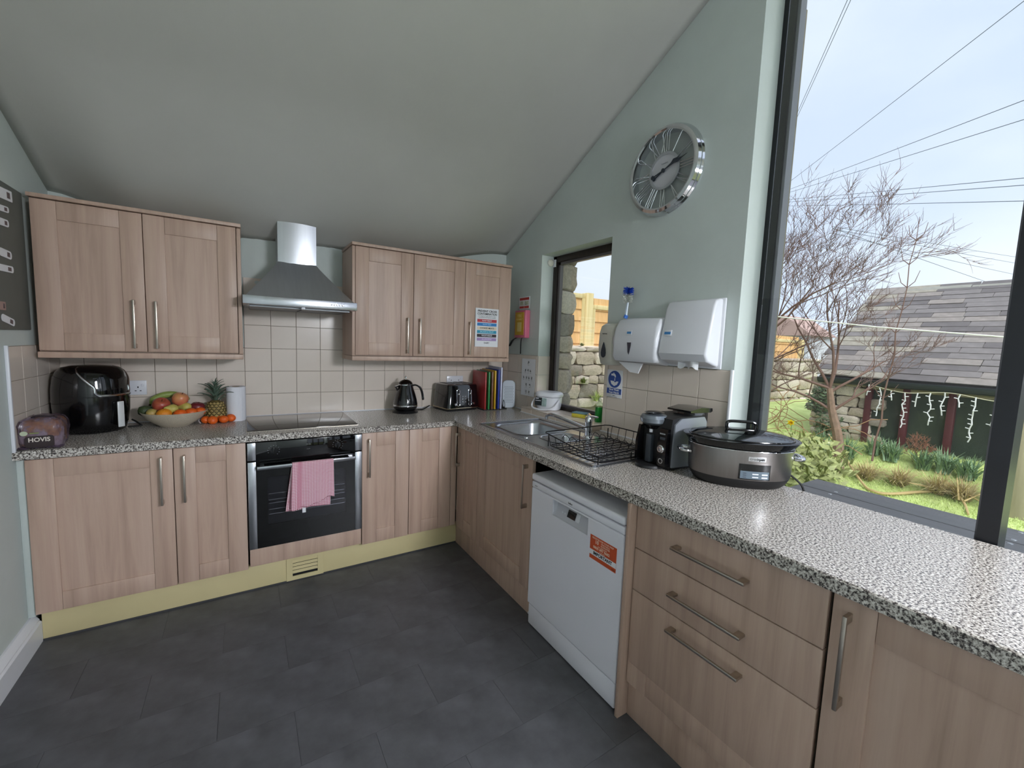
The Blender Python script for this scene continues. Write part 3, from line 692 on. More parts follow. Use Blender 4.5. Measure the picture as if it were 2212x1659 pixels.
lb = B().box(-.082, -.022, -.0902, -.0885, .032, .092).done('label', pm('label_dark', '#1c2326', .5), cd_, Matrix.Translation((0, .004, 0)) @ Matrix.Rotation(math.radians(-2.5), 4, 'X'))
B().box(-.022, .016, -.0902, -.0885, .028, .09).done('label_picture', pm('label_leaf', '#9fb3b0', .5, var=.4, vs=60), cd_, Matrix.Translation((0, .004, 0)) @ Matrix.Rotation(math.radians(-2.5), 4, 'X'))
B().box(-.076, -.030, -.0912, -.0902, .066, .070).box(-.076, -.05, -.0912, -.0902, .082, .088).done('label_print', PAPER, lb, Matrix.Translation((0, .004, 0)) @ Matrix.Rotation(math.radians(-2.5), 4, 'X'))
sp = thing('sponge', 'yellow sponge scourer with blue-green pad on the sill', 'sponge', (1.99, -1.02, .9545), rz=math.radians(-70))
B().box(-.055, .055, -.035, .035, 0, .026, r=.004).done('foam', pm('yellow_foam', '#d3c547', .9, bump=.6, bs=300, var=.1, vs=80), sp)
B().box(-.056, .056, -.036, .036, .0262, .034, r=.003).done('scouring_pad', pm('blue_green_pad', '#6f8f96', .9, bump=.8, bs=200, var=.15, vs=60), sp)
wb = thing('washing_up_bottle', 'bottle of green washing-up liquid on the window sill', 'bottle', (1.985, -1.205, .9545))
GRN = pm('green_soap', '#2fb54a', .12); GRN.node_tree.nodes['Principled BSDF'].inputs['Transmission Weight'].default_value = .55
b = B(); b.loft([sell(0, 0, .030 * k, .022 * k, .8, z, 24) for z, k in ((0, .9), (.004, 1), (.06, 1), (.10, .95))]); b.done('liquid', GRN, wb)
b = B(); b.loft([sell(0, 0, .030 * k, .022 * k, .8, z, 24) for z, k in ((.1, .95), (.12, .85), (.13, .5), (.135, .38))]); b.done('shoulder', glassy('clear_plastic', (.85, .92, .86), .08), wb)
B().lathe([(0, .135), (.012, .135), (.011, .155), (.006, .16), (.005, .172), (0, .172)], n=16).done('cap', glassy('clear_cap', (.8, .85, .8), .15), wb)
# ================================================================ COFFEE MACHINE
cm = thing('coffee_machine', 'black capsule coffee machine with silver side beside the dish rack', 'coffee machine', (1.70, -1.975, .91), world=True)
SIL = pm('silver_grey_plastic', '#8d9198', .35, .3)
y0, y1 = -2.062, -1.90
b = B()   # rear body profile seen from the side (x,z)
side = [(1.60, .912), (1.845, .912), (1.845, 1.12), (1.825, 1.148), (1.66, 1.150), (1.60, 1.142), (1.592, 1.10), (1.594, 1.0)]
b.prism(side, 'Y', y0 + .003, y1); body = b.done('body', BLACKM, cm)
b = B(); b.prism([(1.604, .925), (1.842, .914), (1.842, 1.118), (1.822, 1.143), (1.655, 1.143), (1.612, 1.118), (1.606, 1.03)], 'Y', y0 - .004, y0 + .003); b.done('side_panel', SIL, cm)
cy = (y0 + y1) / 2
b = B(); b.prism([(1.565, .93), (1.61, .93), (1.61, 1.10), (1.575, 1.098), (1.562, 1.03)], 'Y', y0 + .004, -2.015); fp = b.done('control_column', BLACKP, cm)
B().prism([(1.553, .93), (1.60, .93), (1.60, 1.098), (1.570, 1.098), (1.552, 1.02)], 'Y', y1 - .012, y1 + .002).done('side_cheek', BLACKP, cm)
B().lathe([(0, 0), (.042, 0), (.06, .012), (.064, .03), (.056, .044), (.03, .050), (0, .051)], (1.602, -1.955, 1.105), 32, sx=1.0, sy=.95).done('brew_head', pm('pewter_plastic', '#757c84', .3, .5), cm)
B().lathe([(0, 0), (.03, .0), (.045, .005), (.03, .01), (0, .011)], (1.602, -1.955, 1.155), 28).done('head_lid', BLACKP, cm)
B().lathe([(0, 0), (.03, 0), (.045, .02), (0, .02)], (1.602, -1.955, 1.086), 24).done('brew_collar', BLACKP, cm)
B().lathe([(0, 0), (.008, 0), (.009, .018), (0, .018)], (1.588, -1.955, 1.068), 16).done('nozzle', WHITEP, cm)
B().lathe([(0, 0), (.062, 0), (.066, .004), (.064, .014), (.055, .018), (0, .018)], (1.59, -1.96, .9102), 32, sx=1.05, sy=1.0).done('drip_tray', BLACKM, cm)
B().box(1.572, 1.604, -1.97, -1.94, .93, 1.06, r=.004).done('back_plate', GREYP, cm)
B().lathe([(0, 0), (.017, 0), (.018, .006), (.014, .010), (.006, .0095), (0, .011)], n=28, M=frame((1.563, -2.036, 1.01), (0, -1, 0), (0, 0, 1))).done('dial', CHROME, fp)
B().lathe([(.008, 0), (.012, 0), (.012, .004), (.008, .004)], n=24, M=frame((1.566, -2.036, .955), (0, -1, 0), (0, 0, 1)), cap0=False, cap1=False).done('power_ring', CHROME, fp)
B().box(1.566, 1.572, -2.05, -2.024, 1.042, 1.062).done('display', GREYP, fp)
text('BOSCH', FRt(1.566, -2.036, 1.077), pm('pale_print', '#c4c8cc', .5), fp, size=.0085, name='logo_lettering')
wtk = B().box(1.76, 1.87, -2.055, -1.93, 1.10, 1.165, r=.01).done('water_tank', glassy('smoked_tank', (.45, .47, .5), .1), cm)
b = B(); b.prism([(1.72, 1.166), (1.72, 1.174), (1.80, 1.186), (1.885, 1.180), (1.888, 1.166), (1.875, 1.160)], 'Y', -2.062, -1.935); b.done('tank_lid', BLACKP, cm)
# ================================================================ SLOW COOKER
sc = thing('slow_cooker', 'oval stainless steel slow cooker with glass lid by the big window', 'slow cooker', (1.762, -2.272, .9102), rz=math.atan2(-.70, .71))
def ov_(a, b_, z, n=56, e=.93): return sell(0, 0, a, b_, e, z, n)
b = B(); b.loft([ov_(.165, .112, 0), ov_(.178, .124, .012), ov_(.188, .132, .03), ov_(.192, .135, .04)]); b.done('base', BLACKM, sc)
b = B(); b.loft([ov_(.192, .135, .04), ov_(.194, .137, .045), ov_(.197, .140, .10), ov_(.200, .143, .150), ov_(.200, .143, .156)]); b.done('casing', pm('brushed_dark_steel', '#8f8a88', .3, 1, var=.07, vs=50, st=(1, 1, .05)), sc)
B().tube(ov_(.201, .144, .157), .0022, 8, closed=True).done('trim_ring', CHROME, sc)
b = B(); b.loft([ov_(.198, .141, .158), ov_(.206, .149, .168), ov_(.218, .158, .184), ov_(.222, .160, .190), ov_(.214, .153, .193), ov_(.196, .136, .190)], True, False); b.done('crock_rim', BLACKG, sc)
LIDG = glassy('lid_glass', (.35, .40, .42), .16)
b = B(); b.loft([ov_(.196, .136, .190), ov_(.196, .136, .196), ov_(.17, .115, .206), ov_(.12, .08, .213), ov_(.05, .034, .216)]); lid = b.done('lid', LIDG, sc, sharp=60)
B().tube(ov_(.197, .137, .193), .004, 8, closed=True).done('lid_seal', BLACKP, lid)
b = B(); b.loft([ov_(.188, .13, .186), ov_(.19, .132, .188)]); b.done('inner_pot', BLACKM, sc)
B().tube(bez([(-.052, 0, .214), (-.056, 0, .236), (-.046, 0, .250), (0, 0, .252), (.046, 0, .250), (.056, 0, .236), (.052, 0, .214)], 6), .0065, 10).box(-.05, .05, -.012, .012, .214, .221, r=.004).done('lid_handle', BLACKP, lid)
for s in (-1, 1):
    b = B(); P_ = bez([(s * .197, -.034, .118), (s * .226, -.036, .120), (s * .236, 0, .121), (s * .226, .036, .120), (s * .197, .034, .118)], 6); b.tube(P_, .0105, 10, flat=.75); b.done('side_handle', CHROME, sc)
PW = lambda x: -.1412 * (1 - (abs(x) / .198) ** 2.15) ** .465
def curved(u0, u1, z0, z1, th, name, mat, par, r=0):
    b = B(); n = 10; A = []; C = []
    for i in range(n + 1):
        x = u0 + (u1 - u0) * i / n; y = PW(x); A += [(x, y - th)]; C += [(x, y + .004)]
    b.prism(A + C[::-1], 'Z', z0, z1); return b.done(name, mat, par)
pn = curved(-.036, .078, .046, .107, .003, 'control_panel', BLACKG, sc)
curved(-.031, .073, .050, .080, .0036, 'key_panel', pm('blue_grey_plastic', '#5d6a75', .4), pn)
for i in range(4): 
    u = (.012, .046)[i % 2]; z = (.070, .058)[i // 2]; curved(u, u + .022, z - .0025 - .001 * (i % 2), z + .0015, .0046, 'button', WHITEP, pn)
for i in range(3): curved(-.022, -.010, .054 + .008 * i, .057 + .008 * i, .0041, 'indicator', GREYP, pn)
bd = curved(-.006, .058, .120, .137, .003, 'badge', CHROME, sc)
text('crockpot', frame((.026, PW(.026) - .0034, .1285), (1, -.0, 0), (0, 0, 1)), INK, bd, size=.0135, width=.054, name='badge_lettering', ext=.0008)
co = thing('power_cable', 'black power cable trailing behind the slow cooker', 'cable', (1.85, -2.42, .91), world=True)
B().tube(bez([(1.862, -2.40, .965), (1.872, -2.425, .962), (1.884, -2.455, .94), (1.89, -2.472, .915), (1.893, -2.48, .86), (1.893, -2.48, .6)], 8), .004, 8).done('flex', RUBBER, co)
# ================================================================ KETTLE, TOASTER
kt = thing('kettle', 'glossy black jug kettle with chrome trim on the back worktop', 'kettle', (1.010, -.17, .91))
KB = pm('black_enamel', '#0a0a0d', .07, coat=.6)
B().lathe([(0, 0), (.092, 0), (.094, .004), (.08, .012), (.07, .018), (0, .018)], n=40).done('power_base', BLACKM, kt)
B().lathe([(0, .018), (.068, .018), (.082, .030), (.088, .046), (.088, .050)], n=40, cap1=False).done('lower_body', BLACKP, kt)
B().lathe([(.089, .050), (.0905, .052), (.0905, .060), (.089, .062)], n=40, cap0=False, cap1=False).done('chrome_band', CHROME, kt)
B().lathe([(.089, .062), (.0885, .07), (.083, .10), (.072, .14), (.060, .175), (.054, .198), (.052, .206)], n=40, cap0=False).done('body', KB, kt)
B().lathe([(.052, .206), (.0545, .207), (.0545, .212), (.052, .213)], n=40, cap0=False, cap1=False).done('chrome_rim', CHROME, kt)
ld_ = B().lathe([(.051, .213), (.050, .220), (.040, .233), (.022, .243), (.008, .247), (0, .248)], n=36).done('lid', pm('bronze_black', '#1a1310', .2, .5), kt)
B().lathe([(0, 0), (.005, .0), (.004, .008), (.0085, .014), (.0085, .02), (.005, .025), (0, .026)], (0, 0, .246), 20).done('knob', CHROME, ld_)
B().loft([[(-.050, -.020, .165), (-.050, .020, .165), (-.058, .0, .150)], [(-.079, -.014, .197), (-.079, .014, .197), (-.080, 0, .188)], [(-.050, -.022, .204), (-.050, .022, .204), (-.055, 0, .19)]]).done('spout', KB, kt)
hp = bez([(.050, 0, .200), (.078, 0, .202), (.108, 0, .185), (.125, 0, .150), (.133, 0, .110), (.136, 0, .088)], 6)
B().tube(hp, [.010] * (len(hp) - 6) + [.011] * 6, 10, flat=.7).done('handle', BLACKP, kt)
B().tube([p + Vector((.0085, 0, .002)) for p in hp[10:]], .0025, 6).done('handle_trim', CHROME, kt)
b = B(); b.box(-.034, -.008, -.088, -.082, .098, .107, r=.002); b.done('badge', CHROME, kt, Matrix.Rotation(math.radians(12), 4, 'Z') @ Matrix.Translation((0, .006, 0)))
kc = thing('power_cable', 'black flex lying between the kettle and the toaster', 'cable', (1.12, -.15, .91), world=True)
B().tube(bez([(1.098, -.16, .922), (1.12, -.12, .916), (1.17, -.11, .915), (1.215, -.07, .922), (1.25, -.04, .93)], 8), .0045, 8).box(1.09, 1.106, -.13, -.11, .9105, .928, r=.005).done('flex', RUBBER, kc)
ts = thing('toaster', 'black four-slice toaster in front of the socket', 'toaster', (1.437, -.14, .91), rz=math.radians(9))
b = B(); b.loft([rrect(0, 0, .146, .115, .03, .010), rrect(0, 0, .152, .119, .03, .022), rrect(0, 0, .150, .118, .03, .03), rrect(0, 0, .138, .108, .03, .195), rrect(0, 0, .134, .104, .028, .203)]); b.done('body', KB, ts)
B().loft([rrect(0, 0, .14, .11, .03, 0), rrect(0, 0, .142, .112, .03, .011)]).done('base', BLACKM, ts)
B().tube(rrect(0, 0, .153, .120, .03, .022), .0035, 8, closed=True).done('trim_band', pm('champagne_metal', '#cbbd9c', .2, 1), ts)
tt = B().loft([rrect(0, 0, .134, .104, .028, .203), rrect(0, 0, .128, .098, .026, .209)]).done('top_plate', STEEL, ts)
for i in range(4):
    x = -.09 + i * .06; B().box(x - .017, x + .017, -.075, .075, .2085, .2105).done('slot', INK, tt)
    B().box(x - .0015, x + .0015, -.075, .075, .2105, .212).done('slot_guard', STEEL, tt)
tl = lambda z: -.118 + (z - .03) * .06
for u in (-.055, .055):
    ring = rrect(u, .105, .013, .065, .0128, 0, 5)
    B().tube([(p[0], tl(p[1]) - .001, p[1]) for p in ring], .0022, 8, closed=True).done('lever_ring', CHROME, ts)
    B().box(u - .006, u + .006, tl(.105) - .003, tl(.105) + .004, .05, .16).done('lever_track', INK, ts)
    B().ball((u, tl(.135) - .008, .135), .0095, 16, 10).done('lever', CHROME, ts)
for u in (-.083, .088): B().lathe([(0, 0), (.010, 0), (.011, .003), (.009, .008), (0, .008)], n=20, M=frame((u, tl(.055) - .001, .055), (1, 0, 0), (0, 0, 1))).done('dial', CHROME, ts)
for u in (-.013, .013):
    for z in (.070, .090, .110): B().box(u - .006, u + .006, tl(z) - .003, tl(z) + .002, z - .006, z + .006, r=.002).done('button', CHROME if z > .1 else STEEL, ts)
# ================================================================ CHOPPING BOARDS, GRATER
br = thing('board_rack', 'black wire rack holding the chopping boards', 'rack', (1.70, -.16, .91), world=True)
b = B()
for i in range(7):
    x = 1.615 + i * .031; b.tube(bez([(x, -.30, .918), (x, -.30, .955), (x, -.28, .985), (x, -.27, .94), (x, -.26, .915)], 4), .0025, 6)
b.tube([(1.605, -.30, .914), (1.82, -.30, .914), (1.82, -.04, .914), (1.605, -.04, .914)], .004, 6, closed=True); b.done('frame', RUBBER, br)
bcol = [('red', '#a82a2e', 1.628, .292, .300), ('green', '#2f8a4c', 1.660, .290, .302), ('brown', '#7d5340', 1.690, .288, .304), ('yellow', '#d2a81f', 1.716, .296, .312), ('blue', '#2a3f9e', 1.748, .290, .318), ('white', '#c9cbe0', 1.772, .280, .338)]
for n, (c, hx, x, dp, hh) in enumerate(bcol):
    o = thing('chopping_board', c + ' plastic chopping board standing in the rack', 'chopping board', (x, -.165, .918), rz=math.radians(-7), group='colour coded chopping boards')
    B().box(-.0065, .0065, -.155, -.155 + dp, 0, hh, r=.004).done('board', pm(c + '_board', hx, .4), o)
gr = thing('grater', 'flat grey grater with black holes leaning on the right wall', 'grater', (1.872, -.245, .912), rz=math.radians(-28))
b = B(); R_ = [(p[0], p[1]) for p in rrect(0, .115, .052, .115, .035, 0, 6)]
b.prism(R_, 'Y', -.003, .003); Mg = Matrix.Rotation(math.radians(-9), 4, 'X'); b.done('blade', pm('grey_metal', '#8b8f96', .35, .7), gr, Mg)
b = B()
for i in range(7):
    for j in range(11): b.lathe([(0, 0), (.0028, 0), (.0028, .002), (0, .002)], n=6, M=frame((-.033 + .011 * i + (.005 if j % 2 else 0) - .002, -.0032, .045 + .013 * j), (1, 0, 0), (0, 0, 1)))
b.done('holes', INK, gr, Mg, kind='stuff')
B().tube([(p[0], 0, p[1]) for p in R_], .0035, 6, closed=True).done('rim', pm('silver_rim', '#bfc2c8', .3, .8), gr, Mg)
# ================================================================ AIR FRYER
af = thing('air_fryer', 'large black air fryer with silver trimmed panel in the corner', 'air fryer', (-.686, -.178, .91), rz=math.radians(50))
AFP = [(0, 0), (.118, 0), (.128, .006), (.140, .05), (.148, .11), (.151, .17), (.149, .23), (.141, .285), (.130, .315), (.110, .336), (.075, .346), (.03, .350), (0, .350)]
B().lathe(AFP, n=56).done('body', BLACKP, af, sharp=50)
def afr(z):
    for (r0, z0), (r1, z1) in zip(AFP[1:], AFP[2:]):
        if z0 <= z <= z1: return r0 + (r1 - r0) * (z - z0) / max(1e-6, z1 - z0)
    return .05
def afp(th, z, o=0.0):
    r = afr(z) + o; a = -PI / 2 + th; return (r * math.cos(a), r * math.sin(a), z)
HW = lambda z: math.radians(33 if z < .24 else 33 + (z - .24) / .1 * 34)
def pface(u, v):
    z = .198 + .145 * v; hw = HW(z) * (1 if v > .12 else (.80 + .2 * (v / .12) ** .5)); return afp((2 * u - 1) * hw, z, .0016)
B().grid(pface, 24, 18).done('control_panel', BLACKG, af, sharp=180)
L_ = [pface(0, 1 - i / 16) for i in range(17)] + [pface(i / 16, 0) for i in range(1, 16)] + [pface(1, i / 16) for i in range(17)]
B().tube(L_, [.0026 + .0042 * min(1, i / 10, (48 - i) / 10) for i in range(len(L_))], 8).done('silver_trim', pm('silver_trim', '#d8dade', .18, 1), af)
hb_ = B(); hr = [afp(0, z, .022 - .00 * z) for z in (.028, .045, .16)]
hb_.box(-.016, .016, -.176, -.168, .030, .165, r=.004, seg=3); hd_ = hb_.done('drawer_handle', pm('silver_handle', '#e2e4e6', .3, .2), af)
B().box(-.013, .013, -.170, -.135, .04, .16, r=.004).done('handle_core', BLACKP, af)
B().tube([afp(math.radians(a), .192, .001) for a in range(-80, 81, 8)], .0014, 6).done('drawer_gap', INK, af)
B().box(.02, .10, .135, .149, .02, .09, r=.004).done('rear_vent', BLACKM, af)
ac = thing('power_cable', 'black air fryer cable looped beside the fruit bowl', 'cable', (-.53, -.12, .91), world=True)
B().tube(bez([(-.545, -.10, .945), (-.525, -.12, .936), (-.505, -.135, .920), (-.498, -.145, .916), (-.52, -.15, .915), (-.555, -.155, .915)], 8), .0045, 8).done('flex', RUBBER, ac)
# ================================================================ BREAD
bg_ = thing('bread_loaf', 'wrapped sliced loaf in a purple-brown bag by the left wall', 'bread', (-.782, -.50, .91), rz=math.radians(6))
b = B()
def loaf(z, k): return [(p[0], p[1] * (1 + .04 * math.sin(p[0] * 60)), p[2]) for p in rrect(0, .03, .062 * k, .085 * k, .03 * k, z, 5)]
b.loft([loaf(.006, .92), loaf(.012, 1.0), loaf(.06, 1.02), loaf(.085, 1.06), loaf(.105, 1.02), loaf(.118, .88), loaf(.123, .6)])
b.done('loaf', pm('bread_crust', '#b98b56', .8, var=.5, vs=26, dirt='#7d5230'), bg_)
b = B(); rb2 = random.Random(5)
def bag(z, k, s): return [(p[0] + rb2.uniform(-s, s), p[1] + rb2.uniform(-s, s), p[2] + rb2.uniform(-s, s) * .6) for p in rrect(0, .03, .064 * k, .088 * k, .03 * k, z, 8)]
b.loft([bag(.001, 1.0, .0), bag(.02, 1.06, .003), bag(.045, 1.09, .004), bag(.075, 1.10, .005), bag(.10, 1.09, .005), bag(.122, .97, .006), bag(.133, .6, .007)])
def _bag(N, L, p):
    o = N['Material Output']; tr = N.new('ShaderNodeBsdfTransparent'); tr.inputs['Color'].default_value = (.86, .80, .84, 1)
    p.inputs['Base Color'].default_value = (*lin('#8d7d8c'), 1); p.inputs['Roughness'].default_value = .22
    tc = N.new('ShaderNodeTexCoord'); nz = N.new('ShaderNodeTexNoise'); nz.inputs['Scale'].default_value = 24; nz.inputs['Detail'].default_value = 5; L.new(tc.outputs['Object'], nz.inputs['Vector'])
    r = N.new('ShaderNodeValToRGB'); r.color_ramp.elements[0].position = .42; r.color_ramp.elements[0].color = (.22, .22, .22, 1); r.color_ramp.elements[1].position = .62; r.color_ramp.elements[1].color = (.85, .85, .85, 1); L.new(nz.outputs['Fac'], r.inputs[0])
    mx = N.new('ShaderNodeMixShader'); L.new(r.outputs[0], mx.inputs[0]); L.new(tr.outputs[0], mx.inputs[1]); L.new(p.outputs[0], mx.inputs[2]); L.new(mx.outputs[0], o.inputs['Surface'])
BAGM = ramp_mat('crinkled_bag_film', _bag)
wrapb = b.done('bag', BAGM, bg_, sharp=50)
b = B(); b.grid(lambda u, v: (-.075 + .15 * u, -.085 + .05 * v - .01 * math.sin(u * 9), .003 + .006 * abs(math.sin(u * 14 + v * 5))), 20, 4); b.done('bag_tail', pm('purple_film', '#6d5a72', .35, var=.3, vs=30), bg_)
b = B(); b.tube(bez([(-.03, .0, .13), (-.01, -.03, .142), (.02, -.02, .137), (.045, -.005, .128)], 5), .010, 8, flat=.45); b.done('twisted_end', pm('dark_film', '#3b3438', .3), bg_)
lb = B(); lb.prism([(p[0], p[1]) for p in rrect(.0, .032, .044, .026, .012, 0, 5)], 'Y', -.0735, -.062); lab = lb.done('label', pm('dark_brown_label', '#2a1a1c', .5), bg_)
text('HOVIS', FB(.0, -.0739, .041), pm('cream_letter', '#ddd3c8', .5), lab, size=.026, width=.066, bold=.0006)
B().lathe([(0, 0), (.010, 0), (.010, .001), (0, .001)], n=20, M=frame((-.045, -.0725, .072), (1, 0, 0), (0, 0, 1)), sx=1.2).done('sticker', pm('pale_green_sticker', '#b9c2a4', .5), bg_)
B().box(-.028, .0, -.0745, -.0725, .070, .074).done('print', pm('olive_print', '#7d8b45', .5), bg_)
# ================================================================ FRUIT
bw = thing('fruit_bowl', 'wide speckled cream stoneware bowl holding the fruit', 'bowl', (-.345, -.165, .91))
b = B(); b.lathe([(0, 0), (.068, 0), (.072, .003), (.10, .022), (.132, .05), (.152, .080), (.155, .085), (.152, .086), (.147, .080), (.126, .052), (.095, .027), (.06, .012), (0, .010)], n=56); b.done('bowl', pm('speckled_stoneware', '#c9bda9', .45, var=.22, vs=220), bw)
RED = pm('red_apple', '#8e2f33', .3, var=.4, vs=14, dirt='#b0643c'); PINK = pm('pink_apple', '#c25f4c', .3, var=.35, vs=12, dirt='#c99a5e'); DRED = pm('dark_apple', '#6e2029', .3, var=.35, vs=14)
YEL = pm('pear_skin', '#c2b45c', .4, var=.2, vs=30); YPK = pm('blush_pear_skin', '#b99a58', .4, var=.35, vs=22, dirt='#8d8a4a')
ORG = pm('orange_peel', '#e08a1e', .42, bump=.5, bs=260, var=.1, vs=12); MAN = pm('mandarin_peel', '#de5f17', .38, bump=.4, bs=240, var=.12, vs=12)
BAN = pm('green_banana', '#93a553', .45, var=.2, vs=20); AVO = pm('avocado_skin', '#3d4a2c', .5, var=.3, vs=40, bump=.4, bs=150)
STEM = pm('fruit_stem', '#4b3a22', .8)
def fruit(name, label, cat, loc, parts, rot=(0, 0, 0), group='fruit in the bowl'):
    o = thing(name, label, cat, loc, group=group); o.rotation_euler = rot
    for n, b, m in parts: b.done(n, m, o, sharp=60)
    return o
def apple(label, loc, r, m, rot=(0, 0, 0)):
    pr = [(0, -.82 * r), (.25 * r, -.9 * r), (.55 * r, -.86 * r), (.85 * r, -.5 * r), (1.0 * r, .05 * r), (.93 * r, .5 * r), (.68 * r, .83 * r), (.4 * r, .9 * r), (.15 * r, .78 * r), (0, .66 * r)]
    fruit('apple', label, 'apple', loc, [('skin', B().lathe(pr, n=28), m), ('stem', B().tube([(0, 0, .62 * r), (.05 * r, 0, 1.05 * r)], .0016, 6), STEM)], rot)
def orange(label, loc, r, m, name='orange', rot=(0, 0, 0), group='fruit in the bowl', sq=.9):
    pr = [(r * math.sin(PI * i / 14), -r * sq * math.cos(PI * i / 14) + (.06 * r if i == 0 else (-.08 * r if i == 14 else 0))) for i in range(15)]
    fruit(name, label, name, loc, [('peel', B().lathe(pr, n=24), m), ('calyx', B().lathe([(0, 0), (.1 * r, .0), (.06 * r, .04 * r), (0, .04 * r)], (0, 0, r * sq - .1 * r), 8), STEM)], rot, group)
def pear(label, loc, r, m, rot):
    pr = [(0, -.95 * r), (.4 * r, -.9 * r), (.85 * r, -.5 * r), (1.0 * r, .0), (.88 * r, .5 * r), (.62 * r, .95 * r), (.45 * r, 1.3 * r), (.3 * r, 1.55 * r), (.1 * r, 1.66 * r), (0, 1.64 * r)]
    fruit('pear', label, 'pear', loc, [('skin', B().lathe(pr, n=24), m), ('calyx', B().lathe([(0, -.02 * r), (.14 * r, -.02 * r), (0, .05 * r)], (0, 0, -.97 * r), 8), STEM)], rot)
z0 = .91
apple('dark red apple at the left of the fruit bowl', (-.405, -.175, 1.030), .042, RED, (.5, .2, 0))
apple('pink red apple highest on the fruit pile', (-.322, -.150, 1.058), .040, PINK, (.35, .1, 1))
apple('deep red apple at the right rim of the fruit bowl', (-.243, -.150, 1.002), .037, DRED, (.1, .2, 0))
orange('orange at the front left of the fruit bowl', (-.384, -.245, .988), .036, ORG)
orange('red-orange mandarin at the front centre of the fruit bowl', (-.312, -.250, .984), .033, MAN, 'mandarin')
orange('mandarin front right in the fruit bowl, left of two', (-.266, -.222, .990), .030, MAN, 'mandarin', sq=.8)
orange('mandarin front right in the fruit bowl, right of two', (-.226, -.195, .990), .028, MAN, 'mandarin', sq=.8)
pear('yellow pear in the middle of the fruit pile', (-.348, -.215, 1.012), .027, YEL, (math.radians(80), 0, math.radians(-65)))
pear('pale yellow pear behind the middle mandarin', (-.292, -.165, 1.012), .027, YEL, (math.radians(85), 0, math.radians(-100)))
pear('blushed pear lying at the left front rim of the bowl', (-.442, -.215, .992), .026, YPK, (math.radians(75), 0, math.radians(150)))
fruit('avocado', 'dark green avocado at the left rim of the fruit bowl', 'avocado', (-.465, -.165, .998), [('skin', B().lathe([(0, -.045), (.02, -.04), (.03, -.02), (.030, 0), (.022, .028), (.01, .045), (0, .047)], n=22), AVO)], (0, math.radians(100), .3))
bp_ = bez([(-.463, -.10, 1.028), (-.445, -.095, 1.055), (-.40, -.09, 1.078), (-.35, -.085, 1.078), (-.305, -.085, 1.060), (-.285, -.085, 1.045)], 5)
o = thing('banana', 'greenish banana arched along the back of the fruit bowl', 'banana', (-.38, -.09, 1.06), group='fruit in the bowl', world=True); n_ = len(bp_)
B().tube(bp_, [.006 + .0125 * min(1, i / 4, (n_ - 1 - i) / 5) for i in range(n_)], 10).done('skin', BAN, o); B().tube([bp_[0] + Vector((-.004, 0, -.008)), bp_[0] + Vector((.002, 0, .003))], .0055, 8).done('stem', STEM, o)
mg = 'mandarins on the worktop'
for lb_, p, r in (('mandarin at the left end of the worktop pile', (-.203, -.165, 0), .025), ('mandarin showing its stem at the front of the pile', (-.168, -.195, 0), .026), ('mandarin at the front right of the pile', (-.114, -.185, 0), .026), ('mandarin at the right end of the pile, by the paper roll', (-.078, -.150, 0), .027), ('mandarin at the back of the worktop pile', (-.137, -.135, 0), .026)):
    orange(lb_, (p[0], p[1], .91 + r * .86), r, MAN, 'mandarin', (.9 if 'stem' in lb_ else .2, .1, 0), mg, .86)
nb = thing('net_bag', 'pale net bag crumpled at the left of the mandarins', 'bag', (-.215, -.15, .91))
B().tube(bez([(-.012, -.03, .004), (-.022, -.01, .018), (-.012, .02, .03), (.02, .03, .032), (.05, .02, .034)], 6), .004, 8, flat=.5).done('net', pm('net_plastic', '#b9aeb2', .5), nb)
# pineapple
pa = thing('pineapple', 'pineapple with spiky green crown beside the paper roll', 'pineapple', (-.156, -.105, .91))
B().lathe([(0, 0), (.035, 0), (.047, .02), (.051, .055), (.048, .09), (.036, .118), (.02, .13), (0, .132)], n=28).done('flesh', pm('pineapple_skin', '#5c4d24', .7, var=.3, vs=40), pa)
b = B(); rr = lambda z: .0345 + .0165 * math.sin(PI * min(1, max(0, (z + .012) / .135)))
for j in range(8):
    z = .012 + .0145 * j
    for i in range(13):
        a = 2 * PI * (i + .5 * (j % 2)) / 13; r = rr(z); c = Vector((r * math.cos(a), r * math.sin(a), z)); n = Vector((math.cos(a), math.sin(a), 0)); t_ = Vector((-math.sin(a), math.cos(a), 0)); u_ = Vector((0, 0, 1))
        q = [b.bm.verts.new(c + t_ * .0105 * x + u_ * .0085 * y + n * .002) for x, y in ((-1, 0), (0, -1), (1, 0), (0, 1))]; tip = b.bm.verts.new(c + n * .0065)
        for k in range(4): b.bm.faces.new((q[k], q[(k + 1) % 4], tip))
b.done('eyes', pm('pineapple_eyes', '#a8925a', .6, var=.4, vs=60), pa, kind='stuff', smooth=False)
LEAF = pm('pineapple_leaf', '#5f7363', .5, var=.25, vs=30); lm = []
for k in range(3):
    b = B(); ln_ = .10 + .02 * k; w_ = .011
    def lf(u, v, ln_=ln_, k=k):
        s_ = v; x = (u - .5) * 2 * w_ * (1 - s_) ** .7 * (1 + .3 * math.sin(PI * s_)); return (x, .008 * abs(u - .5) * 2 - .05 * (.5 + .25 * k) * s_ ** 2.2 * ln_ / .1, ln_ * (s_ - .18 * s_ ** 3))
    b.grid(lf, 4, 8); me = b.mesh('leaf', sharp=180); lm.append(me)
rl = random.Random(8)
for i in range(34):
    ring = i / 34; a = i * 2.39996; tilt = math.radians(40 * (1 - ring) ** 1.3 + 2)
    o = link('leaf', lm[i % 3], LEAF, pa)
    o.matrix_local = Matrix.Translation((.012 * math.cos(a) * (1 - ring), .012 * math.sin(a) * (1 - ring), .120 + .085 * ring)) @ Matrix.Rotation(a + PI / 2, 4, 'Z') @ Matrix.Rotation(tilt, 4, 'X') @ Matrix.Scale(.60 + .28 * math.sin(PI * min(1, ring + .25)), 4)
